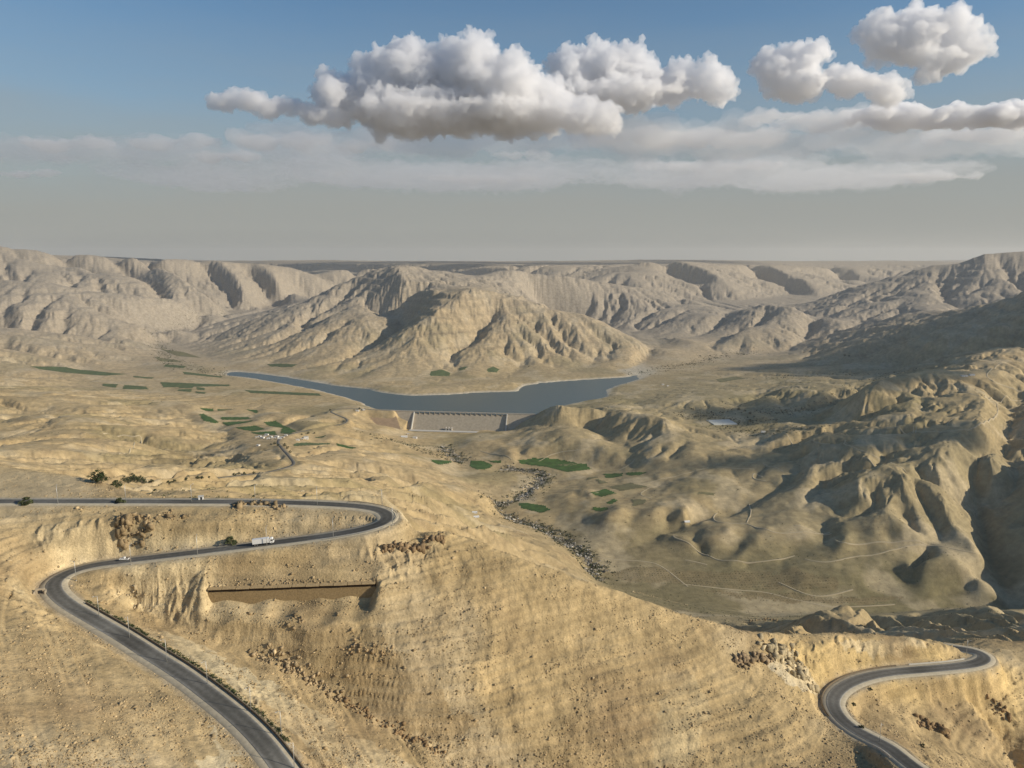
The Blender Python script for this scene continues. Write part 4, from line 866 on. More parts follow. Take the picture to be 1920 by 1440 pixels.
for k in range(1,npier): s=S1+(S2-S1)*k/npier; dprism([(-2.5,ZT-1),(6.8,ZT-1),(8.5,ZT-5),(9.5,ZT-10),(6,ZT-10),(-2.5,ZT-8)],s-.8,s+.8,'pier',M_conc)
dprism([(-3.5,ZT-1),(7.1,ZT-1),(7.1,ZT),(-3.5,ZT)],S1-1.5,S2+1.5,'bridge_deck',M_conc)
for t0 in (-2.9,6.6): dprism([(t0,ZT+.002),(t0+.35,ZT+.002),(t0+.35,ZT+1.1),(t0,ZT+1.1)],-2,LD+6,'parapet',M_pale)
dprism([(7+.8*56+9,ZT-66),(7+.8*56+30,ZT-66),(7+.8*56+30,ZT-57.6),(7+.8*56+9,ZT-57.6)],S1-4,S2-25,'stilling_basin_sill',M_pale)
for s in (S1+(S2-S1)*.37,S1+(S2-S1)*.40,S1+(S2-S1)*.43): dprism([(7+.8*48,ZT-59),(7+.8*48,ZT-48),(7+.8*48+7,ZT-48),(7+.8*48+9,ZT-59)],s-1.4,s+1.4,'outlet_pier',M_pale)
# earth shoulder of the dam on the left
M_emb=noisy('compacted_red_brown_fill',(.36,.25,.15),.95,.08,.85,1.15,bump=.3)
eo=empty('earth_embankment',(A_[0],A_[1],-640),label='reddish brown earth embankment at the left end of the dam',category='embankment')
NT=22; NS=26; co=[]
for i in range(NT+1):
    t=112*i/NT; s1=dsx(739)+(dsx(767)-dsx(739))*i/NT
    for j in range(NS+1):
        s_=dsx(655)+(s1-dsx(655))*j/NS; p=A_+ax*s_+out*t; toe=float(np.interp(s_,DZS,DZZ)); co.append((p[0]-A_[0],p[1]-A_[1],max(-584-t/2.1+.25*math.sin(t/5.),toe-1.5 if j<NS else toe-3)+640))
g_=np.arange((NT+1)*(NS+1)).reshape(NT+1,NS+1); f=np.stack([g_[:-1,:-1],g_[1:,:-1],g_[1:,1:],g_[:-1,1:]],-1).reshape(-1,4); co=np.array(co); ctr=(A_[0],A_[1],-640)
link('slope_face',new_mesh('slope_face',co,f,False),[M_emb],eo); 
cb=MB(); q0=np.array(W(600,766,-582.4))-np.array((ctr[0],ctr[1],-640)); q1=np.array(W(738,769.4,-582.4))-np.array((ctr[0],ctr[1],-640))
cb.prism([(-.5,-7),(7,-7),(7,.3),(-.5,.3)],q0,q1,(-out[0],-out[1])).build('crest_road',M_dust,eo)
# ------------------------------------------------------------------ lamp posts
def post_proto():
    r=empty('lamp_post',(0,0,0)); MB().tube([(0,0,0),(0,0,6),(0,0,11.6)],[.17,.13,.09],8).build('pole',M_steel,r,True)
    MB().box((0,0,-.1),(.6,.6,.35)).build('base',M_pale,r); MB().tube([(0,0,11.3),(.7,0,11.75),(1.6,0,11.95)],.055,6).build('arm',M_steel,r,True)
    MB().box((1.9,0,11.86),(.75,.3,.16),0,.8).build('lamp_head',M_steel,r); return r
POSTS=[(109,945,'on the upper road near the left edge, leftmost of all'),(236.5,943,'on the upper road in front of the big dark tree'),(359.7,943,'on the upper road beside the small white cabin'),(479,942,'on the upper road above the dark rock outcrop'),(595,948,'on the upper road where it starts to curve'),(716.6,951,'on the outer edge of the far hairpin bend'),(736,984,'at the outermost point of the far hairpin bend'),
 (625,1009,'on the middle road just past the hairpin'),(500.5,1024,'standing in front of the white lorry'),(370.6,1041,'on the middle road halfway between lorry and pickup'),(246,1059,'standing right beside the white pickup'),(143,1089,'on the inside of the near bend at the left'),
 (186,1157,'below the near bend, first on the descending road'),(243,1197,'second down from the near bend on the descending road'),(313,1242,'third down from the near bend'),(389,1284,'fourth down from the near bend'),(470.8,1335,'fifth down from the near bend beside the gully spoil'),(527.6,1381,'sixth down from the near bend near the bottom'),(552,1442,'lowest of all at the bottom edge of the picture'),(1649,1392,'on the lower right road beside the guard rail'),(1811.7,1229,'inside the bend of the lower right road')]
pp=post_proto()
for k,(px,py,d) in enumerate(POSTS):
    o=pp if k==0 else copy_tree(pp); p=hit(px,py); o.location=tuple(p); o['label']='thin grey lamp post '+d; o['category']='lamp post'; o['group']='lamp posts along the road'
    q_=min(range(sum(map(len,ROADS))),key=lambda i:np.hypot(*(np.concatenate(ROADS)[i,:2]-p[:2]))) if k==0 else None
    allp=np.concatenate(ROADS); j=int(np.argmin(np.hypot(allp[:,0]-p[0],allp[:,1]-p[1]))); o.rotation_euler=(0,0,math.atan2(allp[j,1]-p[1],allp[j,0]-p[0]))
# ------------------------------------------------------------------ vehicles
def wheelset(root,xs,half,r,wd):
    for x in xs:
        for s in (-1,1):
            w_=MB().tube([(x,s*(half-wd),r),(x,s*half,r)],r,14).build('wheel',M_tyre,root,True); MB().tube([(x,s*(half-.02),r),(x,s*(half+.03),r)],r*.55,10).build('rim',M_steel,w_)
M_tyre=mat('tyre_rubber',(.02,.02,.02),.9); M_glass=mat('dark_window_glass',(.02,.025,.03),.08,spec=.6); M_lamp=mat('headlight_glass',(.7,.7,.65),.2,spec=.6); M_red=mat('tail_light_red',(.35,.02,.02),.3)
def nearest(px,py,off=0.):
    p=hit(px,py); P=ROADS[0]; j=int(np.argmin(np.hypot(P[:,0]-p[0],P[:,1]-p[1]))); j=min(max(j,1),len(P)-2); d=P[j+1]-P[j-1]; d/=np.linalg.norm(d[:2]); n_=np.array((-d[1],d[0],0)); q_=P[j]+n_*off; q_[2]=P[j][2]+.1; return q_,d
def lorry():
    p,d=nearest(501,1020,-1.2); h_=math.atan2(d[1],d[0]); r=empty('lorry',p,h_,label='white box lorry driving on the middle road below the cliff cutting',category='lorry'); r.rotation_euler=(0,-math.atan2(d[2],1),h_)
    b=MB(); b.box((-2.1,0,1.15),(9.4,2.55,2.75)).build('cargo_box',M_white,r); MB().box((-1.2,0,.75),(11.4,.9,.36)).build('chassis',M_dark,r)
    prof=[(2.9,.75),(5.15,.75),(5.2,1.9),(4.95,3.0),(4.6,3.25),(2.9,3.25)]; c=MB(); n=0
    for s in (-1.2,1.2): c.v+=[(x,s,z) for x,z in prof]
    k=len(prof); c.f=[tuple(range(k)),tuple(range(k,2*k))[::-1]]+[(i,k+i,k+(i+1)%k,(i+1)%k) for i in range(k)]; cab=c.build('cab',M_white,r)
    g=MB(); g.v=[(5.22,-1.05,1.95),(5.22,1.05,1.95),(5.0,1.05,2.9),(5.0,-1.05,2.9)]; g.f=[(0,1,2,3)]; g.build('windscreen',M_glass,cab)
    for s in (-1,1): MB().box((4.2,s*1.21,2.0),(1.2,.03,.85)).build('side_window',M_glass,cab); MB().box((5.18,s*.85,.95),(.08,.35,.25)).build('headlight',M_lamp,r); MB().box((4.95,s*1.42,2.3),(.1,.2,.6)).build('mirror',M_dark,cab)
    MB().box((4.0,0,3.25),(1.2,2.2,.55),0,.75).build('wind_deflector',M_white,cab); MB().box((5.2,0,.5),(.2,2.4,.3)).build('bumper',M_dark,r)
    wheelset(r,(4.1,-4.2,-5.5),1.25,.5,.3)
def pickup():
    p,d=nearest(233,1053,1.2); h_=math.atan2(-d[1],-d[0]); r=empty('pickup',p,h_,label='small white pickup on the middle road near the left bend',category='pickup')
    prof=[(-2.6,.45),(2.55,.45),(2.62,.85),(2.3,1.08),(1.1,1.16),(-.55,1.16),(-.55,1.1),(-2.6,1.1)]; c=MB()
    for s in (-.9,.9): c.v+=[(x,s,z) for x,z in prof]
    k=len(prof); c.f=[tuple(range(k)),tuple(range(k,2*k))[::-1]]+[(i,k+i,k+(i+1)%k,(i+1)%k) for i in range(k)]; b=c.build('body',M_white,r)
    prof=[(1.15,1.15),(.45,1.78),(-.5,1.8),(-.6,1.15)]; c=MB()
    for s in (-.78,.78): c.v+=[(x,s,z) for x,z in prof]
    c.f=[(0,1,2,3),(7,6,5,4)]+[(i,4+i,4+(i+1)%4,(i+1)%4) for i in range(4)]; cab=c.build('cab',M_white,r)
    for s in (-1,1): MB().box((.15,s*.785,1.28),(1.05,.02,.4)).build('side_window',M_glass,cab); MB().box((2.55,s*.65,.72),(.1,.3,.18)).build('headlight',M_lamp,r); MB().box((-2.62,s*.75,.75),(.06,.15,.25)).build('tail_light',M_red,r)
    g=MB(); g.v=[(1.13,-.7,1.2),(1.13,.7,1.2),(.5,.66,1.76),(.5,-.66,1.76)]; g.f=[(0,1,2,3)]; g.build('windscreen',M_glass,cab)
    MB().box((-1.6,0,1.12),(1.7,1.45,.03)).build('cargo_bed',M_dark,r); MB().box((2.62,0,.5),(.12,1.7,.22)).build('bumper',M_dark,r); wheelset(r,(1.65,-1.6),.92,.38,.22)
lorry(); pickup()
# ------------------------------------------------------------------ guard rails and low walls
def along(P,off,i0,i1,step=1):
    d=np.gradient(P[:,:2],axis=0); d/=np.linalg.norm(d,axis=1)[:,None]; Q_=P.copy(); Q_[:,0]-=d[:,1]*off; Q_[:,1]+=d[:,0]*off; return Q_[i0:i1:step]
def idx(P,px,py): p=hit(px,py); return int(np.argmin(np.hypot(P[:,0]-p[0],P[:,1]-p[1])))
def guard(P,m,label):
    c=P[0].copy(); r=empty('guard_rail',c,label=label,category='guard rail'); b=MB()
    Q_=P-c
    for a0,b0 in zip(Q_[:-1],Q_[1:]):
        d=b0-a0; L_=np.linalg.norm(d[:2])+1e-6; n_=np.array((-d[1],d[0]))/L_; b.prism([(-.05,.45),(.05,.45),(.09,.6),(.05,.78),(-.05,.78)],a0,b0,n_)
    b.build('rail',m,r)
    for p in Q_[::2][:95]: MB().box((p[0],p[1],p[2]-.5),(.14,.14,1.25)).build('post',m,r)
PA,PB=ROADS
guard(along(PA,-6.,idx(PA,718,975),idx(PA,640,950),2),M_rust,'dark guard rail round the outside of the far hairpin bend'); guard(along(PA,-6.,idx(PA,610,1006),idx(PA,718,982),2),M_steel,'bright steel guard rail before the far hairpin above the slope')
def lowwall(P,h_,w_,m,label):
    c=P[0].copy(); Q_=P-c; b=MB()
    for a0,b0 in zip(Q_[:-1],Q_[1:]):
        d=b0-a0; L_=np.linalg.norm(d[:2])+1e-6; n_=np.array((-d[1],d[0]))/L_; b.prism([(-w_/2,-1),(w_/2,-1),(w_/2,h_),(-w_/2,h_)],a0,b0+d/L_*.03,n_)
    o=b.build('low_wall',m,None,label=label,category='wall'); o.location=tuple(c)
M_wall=noisy('shade_dark_concrete',(.20,.155,.10),.95,1.,.7,1.2)  # shadow side of the roadside walls put into the base colour
lowwall(along(PA,-6.3,idx(PA,560,1480),idx(PA,135,1135),2),.95,.45,M_wall,'low dark wall along the right side of the descending road at the lower left')
lowwall(along(PB,6.3,idx(PB,1578,1346),idx(PB,1700,1258),2),.9,.4,M_wall,'low dark wall on the inside of the lower right bend'); lowwall(along(PB,6.3,idx(PB,1715,1257),idx(PB,1830,1244),2),.8,.3,M_pale,'pale concrete barrier on the straight of the lower right road')
lowwall(along(PB,6.,idx(PB,1690,1420),idx(PB,1640,1386),2),.9,.3,M_pale,'short pale barrier beside the lowest piece of the right road')
# retaining wall with overhanging rock lip
n_=np.array((WN_[0],WN_[1],0)); a0=WA+np.array((WU[0],WU[1],0))*1.; b0=WB-np.array((WU[0],WU[1],0))*1.
M_lip=noisy('sandy_rock',(.40,.29,.15),.95,1.,.75,1.2,bump=.3); M_shadowrock=noisy('recess_shade_rock',(.06,.038,.02),.95,1.)
wl=empty('retaining_wall',(a0+b0)/2,label='long brown stone retaining wall with a dark recess along its top, below the middle road',category='retaining wall'); o0=np.array(wl.location)
MB().prism([(1.2,-1.7),(2.9,-8),(2.9,-12),(.2,-12),(.2,-1.7)],a0-o0,b0-o0,n_).build('wall_face',M_stone,wl)
MB().prism([(.1,-1.7),(.5,-1.7),(.5,.2),(.1,.2)],a0-o0,b0-o0,n_).build('recess_back',M_shadowrock,wl)  # near-black base colour stands in for the shadow under the ledge
for k in range(12): f0=a0+(b0-a0)*(k/12)-o0; f1=a0+(b0-a0)*((k+.96)/12)-o0; q_=random.uniform(-.25,.4); MB().prism([(-4,-.4),(1.9+q_,.1),(1.8+q_,.3),(-1,1.2),(-4,2.6)],f0,f1,n_).build('overhanging_ledge',M_lip,wl)
# culvert headwall by the bend
cl=hit(76,1112); ce=empty('culvert_headwall',cl,math.radians(20),label='small concrete culvert headwall left of the near bend',category='culvert'); MB().box((0,0,-.5),(4.5,1.,3.2)).build('headwall',M_conc,ce); MB().box((0,-.52,0),(2.2,.05,1.8)).build('opening',M_dark,ce); MB().box((-2.6,-1,-.5),(.5,3,2.2)).build('wing_wall',M_conc,ce); MB().box((2.6,-1,-.5),(.5,3,2.2)).build('wing_wall',M_conc,ce)
# ------------------------------------------------------------------ buildings
def house(px,py,w_,d_,h_,rz,label,m=None,name='house',cat='house',pitched=False,grp=None,door=True,win=True):
    p=hit(px,py); r=empty(name,(p[0],p[1],p[2]-.6),rz,label=label,category=cat); m=m or M_white
    if grp: r['group']=grp
    MB().box((0,0,0),(w_,d_,h_+.6)).build('wall',m,r)
    if pitched:
        b=MB(); b.v=[(-w_/2-.4,-d_/2-.5,h_+.5),(w_/2+.4,-d_/2-.5,h_+.5),(w_/2+.4,d_/2+.5,h_+.5),(-w_/2-.4,d_/2+.5,h_+.5),(-w_/2-.4,0,h_+2.2),(w_/2+.4,0,h_+2.2)]; b.f=[(0,1,5,4),(2,3,4,5),(0,4,3),(1,2,5),(0,3,2,1)]; b.build('roof',M_white,r)
    else: MB().box((0,0,h_+.603),(w_+.5,d_+.5,.35)).build('roof',M_pale,r)
    if door: MB().box((w_*.1,-d_/2-.03,.6),(1.1,.08,2.1)).build('door',M_dark,r)
    for k in ((-.32,.34) if win else ()): MB().box((w_*k,-d_/2-.03,1.7),(1.3,.08,1.1)).build('window',M_dark,r)
    return r
M_tanw=noisy('tan_plaster',(.50,.42,.31),.9,.5,.9,1.1)
house(377,937,2.8,2.4,2.2,.3,'tiny white cabin beside the upper road',name='cabin',cat='cabin',win=False)
house(758,820,22,9,4.5,.1,'long white building with a pitched roof below the left end of the dam',name='building',cat='building',pitched=True); house(778,822,14,10,5,-.1,'square white building right of the long one below the dam',name='building',cat='building')
house(765,815,9,6,4,.4,'small pale hut between the dam wall and the long white building',M_tanw)
house(574,823,13,11,7,.2,'biggest white house standing alone right of the village')
V_=[(482,821,'leftmost house at the western edge of the village'),(487,819,'second house from the left in the village'),(492,822,'tan house in front of the second village house'),(497,820,'white house behind the pale yard in the village'),(503,823,'low house in the front row of the village'),(508,820,'house in the middle of the back row of the village'),(513,823,'house in the middle of the front row of the village'),(519,820,'pale house below the green plots, village back row'),(524,823,'house in the village front row right of centre'),(529,821,'rightmost house of the village back row'),(484,836,'isolated white house below the left of the village'),(558,826,'low house left of the biggest white house'),(566,824,'small house touching the left side of the biggest white house'),(536,817,'small house against the big green plot'),(500,816,'topmost house against the lower edge of the fields')]
for k,(px,py,d) in enumerate(V_): house(px,py,RNG.uniform(7,13),RNG.uniform(6,9),RNG.uniform(3,4.2),RNG.uniform(-.4,.4),'small flat-roofed '+d if not d.startswith(('small','tan','pale','white','low')) else 'flat-roofed '+d,M_white if k%3 else M_tanw,grp='village houses beside the valley road')
house(890,962,11,5,2.6,.1,'white tent nearest the stream bed on the left bank',name='tent',cat='tent',pitched=True,door=False); house(893,970,12,5,2.4,.2,'second pale tent just below the white one on the left bank',name='tent',cat='tent',pitched=True,door=False)
house(1808,706,22,8,5,.05,'long white building on the right plateau, left of the pair',name='building',cat='building'); house(1822,704,18,8,5,.05,'long white building on the right plateau, right of the pair',name='building',cat='building')
house(1431,811,12,9,4.5,0,'lone white house below the greenhouses'); house(1243,722,10,8,5,0,'white house on the right shore slope of the lake'); house(1252,724,8,6,3.5,.2,'smaller white shed right of the shore house'); house(1288,979,13,6,2.4,.2,'white tent at the foot of the shadowed slope',name='tent',cat='tent',pitched=True,door=False)
house(670,771,12,8,4,0,'white gatehouse at the left end of the dam crest road'); house(682,769,9,7,3.5,.2,'small house with trees left of the dam')
house(716,685+45,7,6,3,0,'small white hut on the far lake shore') if False else None
gh=hit(1352,792); ge=empty('greenhouse',(gh[0],gh[1],gh[2]-.5),.12,label='wide pale plastic greenhouse on the right terraces beyond the dam',category='greenhouse')
M_plast=noisy('greenhouse_plastic',(.50,.50,.44),.5,.3,.9,1.1,spec=.4)
for k in range(9):
    y0=-36+k*8.; b=MB(); n=10
    for x in (-42,42):
        for i in range(n+1): t=math.pi*i/n; b.v.append((x,y0-4*math.cos(t),1.6+2.6*math.sin(t)))
        b.v+=[(x,y0+4,0),(x,y0-4,0)]
    q_=n+3; b.f=[tuple(range(q_)),tuple(range(q_,2*q_))[::-1]]+[(i,q_+i,q_+(i+1)%q_,(i+1)%q_) for i in range(q_)]; b.build('tunnel',M_plast,ge)
for px,py,d in ((1712,812,'left slender lattice mast of the pair on the right terrace'),(1717,812,'right slender lattice mast of the pair on the right terrace')):
    p=hit(px,py); r=empty('mast',p,label=d,category='mast'); 
    for sx_ in (-.8,.8):
        for sy_ in (-.8,.8): MB().tube([(sx_,sy_,0),(sx_*.3,sy_*.3,19)],.1,5).build('leg',M_steel,r)
    b=MB()
    for k in range(9): s0=.8-.5*k/9; b.box((0,0,k*2.1+1),(2*s0,.08,.08)); b.box((0,0,k*2.1+1.2),(.08,2*s0,.08))
    b.build('bracing',M_steel,r)
# ------------------------------------------------------------------ trees
def leafmat(name,c): return noisy(name,c,.8,.6,.55,1.6,spec=.15)
M_leaf=leafmat('dark_green_leaves',(.035,.05,.018)); M_leaf2=leafmat('grey_green_leaves',(.07,.08,.035))
def tree_mesh(seed,h_=8.,w_=7.,low=.25,nc=26,nl=34):
    rg=np.random.default_rng(seed); tr=MB(); tr.tube([(0,0,-.6),(.1,0,h_*.3),(.2,.1,h_*.55)],[.28,.2,.1],7); cs=[]
    for k in range(7):
        a=rg.uniform(0,6.28); rr=w_*.28; e=(rr*math.cos(a),rr*math.sin(a),h_*rg.uniform(.45,.8)); tr.tube([(.1,0,h_*rg.uniform(.2,.4)),(e[0]*.6,e[1]*.6,e[2]*.8),e],[.12,.08,.04],5); cs.append(e)
    V=[];Fc=[]
    for k in range(nc):
        a=rg.uniform(0,6.28); q_=math.sqrt(rg.uniform(0,1)); z=rg.uniform(low,1.); prof=math.sin(math.pi*min(1,(z-low)/(1-low)*.8+.2))**.6
        c=np.array((w_*.5*q_*prof*math.cos(a),w_*.5*q_*prof*math.sin(a),h_*z*.95)); s=w_*rg.uniform(.10,.2)
        P=rg.normal(0,1,(nl,3)); P/=np.linalg.norm(P,axis=1)[:,None]; P*=rg.uniform(.3,1.,(nl,1))**.5; C_=c+P*s*np.array((1,1,.8))
        U=rg.normal(0,1,(nl,3)); U/=np.linalg.norm(U,axis=1)[:,None]; Wv=np.cross(U,rg.normal(0,1,(nl,3))); Wv/=np.linalg.norm(Wv,axis=1)[:,None]; L_=rg.uniform(.25,.5,(nl,1))
        q4=np.stack([C_-U*L_,C_+Wv*L_*.6,C_+U*L_,C_-Wv*L_*.6],1).reshape(-1,3); n=len(V)*0+sum(len(v) for v in V); V.append(q4); Fc.append(np.arange(nl*4).reshape(nl,4)+n)
    return tr,np.concatenate(V),np.concatenate(Fc)
def tree_proto(seed,m,name,**k):
    tr,V,f=tree_mesh(seed,**k); r=empty(name,(0,0,0)); tr.build('trunk',M_bark,r,True); link('crown',new_mesh('crown',V,f,False),[m],r); return r
PROT=[tree_proto(1,M_leaf,'tree',h_=9,w_=9.),tree_proto(2,M_leaf,'tree',h_=7,w_=8.,nc=22),tree_proto(3,M_leaf2,'bush',h_=3.2,w_=5.,low=.1,nc=16,nl=30),tree_proto(4,M_leaf,'tree',h_=10,w_=6.,nc=24)]
used=[False]*4
def plant(kind,px,py,s,label,cat,grp=None):
    o=PROT[kind] if not used[kind] else copy_tree(PROT[kind]); used[kind]=True; p=hit(px,py); o.location=(p[0],p[1],p[2]-.15); o.scale=(s,s,s*random.uniform(.85,1.1)); o.rotation_euler=(0,0,random.uniform(0,6.28)); o['label']=label; o['category']=cat
    if grp: o['group']=grp
G1='trees of the big grove beside the valley road'
for k,(px,py,s,d) in enumerate([(234,905,1.15,'leftmost tree'),(241,906,1.35,'second tree from the left'),(249,904.5,1.55,'tallest tree, in the middle'),(257,906,1.45,'tree right of the tallest'),(265,906,1.25,'second tree from the right'),(271,907,1.0,'rightmost tree'),(253,902,1.4,'rear tree')]): plant(k%2,px,py,s,'dark green '+d+' of the big grove above the upper road','tree',G1)
for px,py,s,k,d in [(190,906,1.2,1,'dark tree left of the big grove, half hidden by the pale hill'),(183,905,1.1,0,'leftmost dark tree behind the pale banded hill'),(284,905,1.6,2,'round bush just right of the big grove'),(218,913,1.4,2,'small bush on the valley road left of the big grove'),(316,906,1.4,2,'low bush on the valley road, first right of the grove'),(326,905,1.5,2,'low bush beside the valley road, second right of the grove'),(349,900,1.4,2,'low bush above the valley road, third right of the grove'),(371,898,1.5,2,'wide low bush above the valley road, fourth right of the grove'),(379,897,1.3,2,'low bush at the end of the fourth clump'),(392,896,1.1,2,'tiny round bush before the long hedge clump'),(440,891,1.5,2,'first bush of the long clump beside the valley road'),(448,890,.8,1,'taller tree in the middle of the long clump'),(458,890,1.5,2,'right end bush of the long clump'),(476,889,.75,0,'small round tree right of the long clump'),
   (508,835,.9,1,'dark tree below the village, left of the road'),(515,834,1.1,0,'large dark tree just below the village'),(521,837,1.0,1,'dark tree beside the road below the village'),(534,838,1.1,0,'dark tree right of the road below the village'),(539,842,1.1,1,'dark tree at the road edge, second below the village'),(544,850,.9,0,'lowest dark tree beside the road below the village'),(566,816,.8,1,'roadside tree left of the white house'),(578,814,.9,0,'roadside tree behind the white house'),(590,813,.8,1,'roadside tree right of the white house'),(619,771,1.,0,'tree where the valley road meets the dam road'),(674,768,1.2,1,'dark tree behind the gatehouse on the dam road'),(664,769,1.0,2,'bush left of the gatehouse on the dam road'),
   (290,921,1.1,2,'lone upright bush on the slope just above the upper road'),(432,1021,1.6,2,'green bush at the foot of the cutting left of the lorry'),(50,945,1.5,2,'wide low bush below the upper road at the left edge'),(225,944,1.2,2,'low scrub on the verge of the upper road'),
   (1584,668,1.6,1,'dark tree standing alone on the shaded right plain'),(1592,669,1.2,0,'smaller dark tree next to the lone one on the shaded plain'),(1385,770,1.3,0,'dark tree in the shaded valley above the greenhouse'),(1397,772,1.1,1,'second dark tree in the shaded valley above the greenhouse'),(1406,777,1.2,0,'third dark tree in the shaded valley above the greenhouse'),
   (1600,1322,.55,2,'round bush inside the lower right bend'),(1632,1294,.5,2,'flat bush beside the rubble inside the lower right bend'),(1615,1365,.6,2,'dark scrub below the lower right bend'),(1730,1400,.6,2,'dark scrub right of the lowest piece of road')]: plant(k,px,py,s,d,'tree' if k!=2 else 'bush')
for k in range(8): plant(3,1031+k*4.1,758.5-abs(k-4)*.25,1.15,['leftmost','second','third','fourth','fifth','sixth','seventh','rightmost'][k]+' tree of the row on the hill crest right of the dam','tree','row of trees on the hilltop right of the dam')
# ------------------------------------------------------------------ loose stones, boulders and scrub
ICO=np.array([(0,0,1),(.894,0,.447),(.276,.851,.447),(-.724,.526,.447),(-.724,-.526,.447),(.276,-.851,.447),(.724,.526,-.447),(-.276,.851,-.447),(-.894,0,-.447),(-.276,-.851,-.447),(.724,-.526,-.447),(0,0,-1)])
ICF=np.array([(0,1,2),(0,2,3),(0,3,4),(0,4,5),(0,5,1),(1,6,2),(2,7,3),(3,8,4),(4,9,5),(5,10,1),(6,7,2),(7,8,3),(8,9,4),(9,10,5),(10,6,1),(6,11,7),(7,11,8),(8,11,9),(9,11,10),(10,11,6)])
CUB=np.array([(-1,-1,-1),(1,-1,-1),(1,1,-1),(-1,1,-1),(-.8,-.8,1),(.85,-.8,1),(.8,.85,1),(-.8,.8,1)])*.75; CUF=np.array([(0,2,1),(0,3,2),(4,5,6),(4,6,7),(0,1,5),(0,5,4),(1,2,6),(1,6,5),(2,3,7),(2,7,6),(3,0,4),(3,4,7)])
def stones(name,P,S,cols,m,origin=None,flat=.7,seed=0,block=False,**pr):
    SH,SF=(CUB,CUF) if block else (ICO,ICF); nv=len(SH)
    rg=np.random.default_rng(seed); n=len(P); V=SH[None]*(1+rg.normal(0,.3,(n,nv,1)).clip(-.5,.7))+rg.normal(0,.14,(n,nv,3)); sc_=S[:,None]*rg.uniform(.6,1.3,(n,3))*np.array((1,1,flat)); V=V*sc_[:,None]
    a=rg.uniform(0,6.28,n); c_,s_=np.cos(a)[:,None],np.sin(a)[:,None]; V=np.stack([V[...,0]*c_-V[...,1]*s_,V[...,0]*s_+V[...,1]*c_,V[...,2]],-1)+P[:,None]
    f=(SF[None]+nv*np.arange(n)[:,None,None]).reshape(-1,3); o_=np.zeros(3) if origin is None else np.asarray(origin); me=new_mesh(name,(V-o_).reshape(-1,3),f,False)
    vcol(me,np.repeat(cols[:,None],nv,1).astype(np.float32)); o=link(name,me,[m],**pr); o.location=tuple(map(float,o_)); return o
def scatter(n,r0,r1,a0,a1,seed):
    rg=np.random.default_rng(seed); r=np.exp(rg.uniform(math.log(r0),math.log(r1),n)); a=np.radians(rg.uniform(a0,a1,n)); return r*np.sin(a),r*np.cos(a),rg
def roaddist(x,y): return np.minimum(segdist(x,y,RA,40.)[0],segdist(x,y,RB,40.)[0])
x,y,rg=scatter(210000,240,720,-39,39,5); dens_=perlin(x/35.,y/35.,301)+.5*perlin(x/9.,y/9.,302)+.45*np.sin((groundv(x,y)+6*perlin(x/180.,y/180.,31))*6.283/8.)
keep=(dens_+rg.normal(0,.35,len(x))>.05)&(roaddist(x,y)>7.5); x,y=x[keep],y[keep]; s=np.exp(rg.normal(-1.5,.5,len(x))); s=np.clip(s,.12,1.3)
c=np.array((.40,.30,.165))*np.exp(rg.normal(0,.2,(len(x),1)))
stones('loose_stones',np.stack([x,y,groundv(x,y)+s*.15],1),s,c,M_rock,seed=6,kind='stuff')
# rubble of the wadi bed
WD=PL('905,815,-640 860,818,-640 815,826,-640 845,850,-643 880,872,-644 960,878,-645 1010,885,-646 1010,905,-648 965,938,-650 915,952,-652 960,975,-654 1020,995,-656 1070,1025,-658 1105,1055,-660 1120,1090,-664')
Pw=resample(spline(WD,8),1.); k=RNG.integers(0,len(Pw),15000); off=RNG.normal(0,11.5,(15000,2)); x=Pw[k,0]+off[:,0]; y=Pw[k,1]+off[:,1]; kk=(perlin(x/20.,y/20.,401)>-.2)&(fieldmask(x,y)<.2); x,y=x[kk],y[kk]; s=np.clip(np.exp(RNG.normal(-.1,.55,len(x))),.3,3.4)
c=np.where(RNG.random((len(x),1))<.38,np.array((.42,.39,.33)),np.array((.2,.175,.13)))*np.exp(RNG.normal(0,.2,(len(x),1)))
stones('river_rubble',np.stack([x,y,groundv(x,y)+s*.2],1),s,c,M_rock,seed=7,kind='stuff')
def scrub(name,x,y,s,m,n=10,seed=0,**pr):
    rg=np.random.default_rng(seed); N_=len(x); C_=np.repeat(np.stack([x,y,groundv(x,y)],1),n,0); ss=np.repeat(s,n)[:,None]; P=rg.normal(0,1,(N_*n,3))*.42; P[:,2]=np.abs(P[:,2])*.8; C_=C_+P*ss
    U=rg.normal(0,1,(N_*n,3)); U/=np.linalg.norm(U,axis=1)[:,None]; Wv=np.cross(U,rg.normal(0,1,(N_*n,3))); Wv/=np.linalg.norm(Wv,axis=1)[:,None]; L_=ss*.42
    V=np.stack([C_-U*L_,C_+Wv*L_*.6,C_+U*L_,C_-Wv*L_*.6],1).reshape(-1,3); return link(name,new_mesh(name,V,np.arange(N_*n*4).reshape(-1,4),False),[m],**pr)
k=RNG.integers(0,len(Pw),7000); off=RNG.normal(0,20,(7000,2)); x=Pw[k,0]+off[:,0]; y=Pw[k,1]+off[:,1]; kk=(perlin(x/30.,y/30.,411)>-.12)&(fieldmask(x,y)<.3); x,y=x[kk],y[kk]
scrub('riverside_scrub',x,y,np.exp(RNG.normal(.55,.4,len(x))),M_leaf,12,8,kind='stuff')
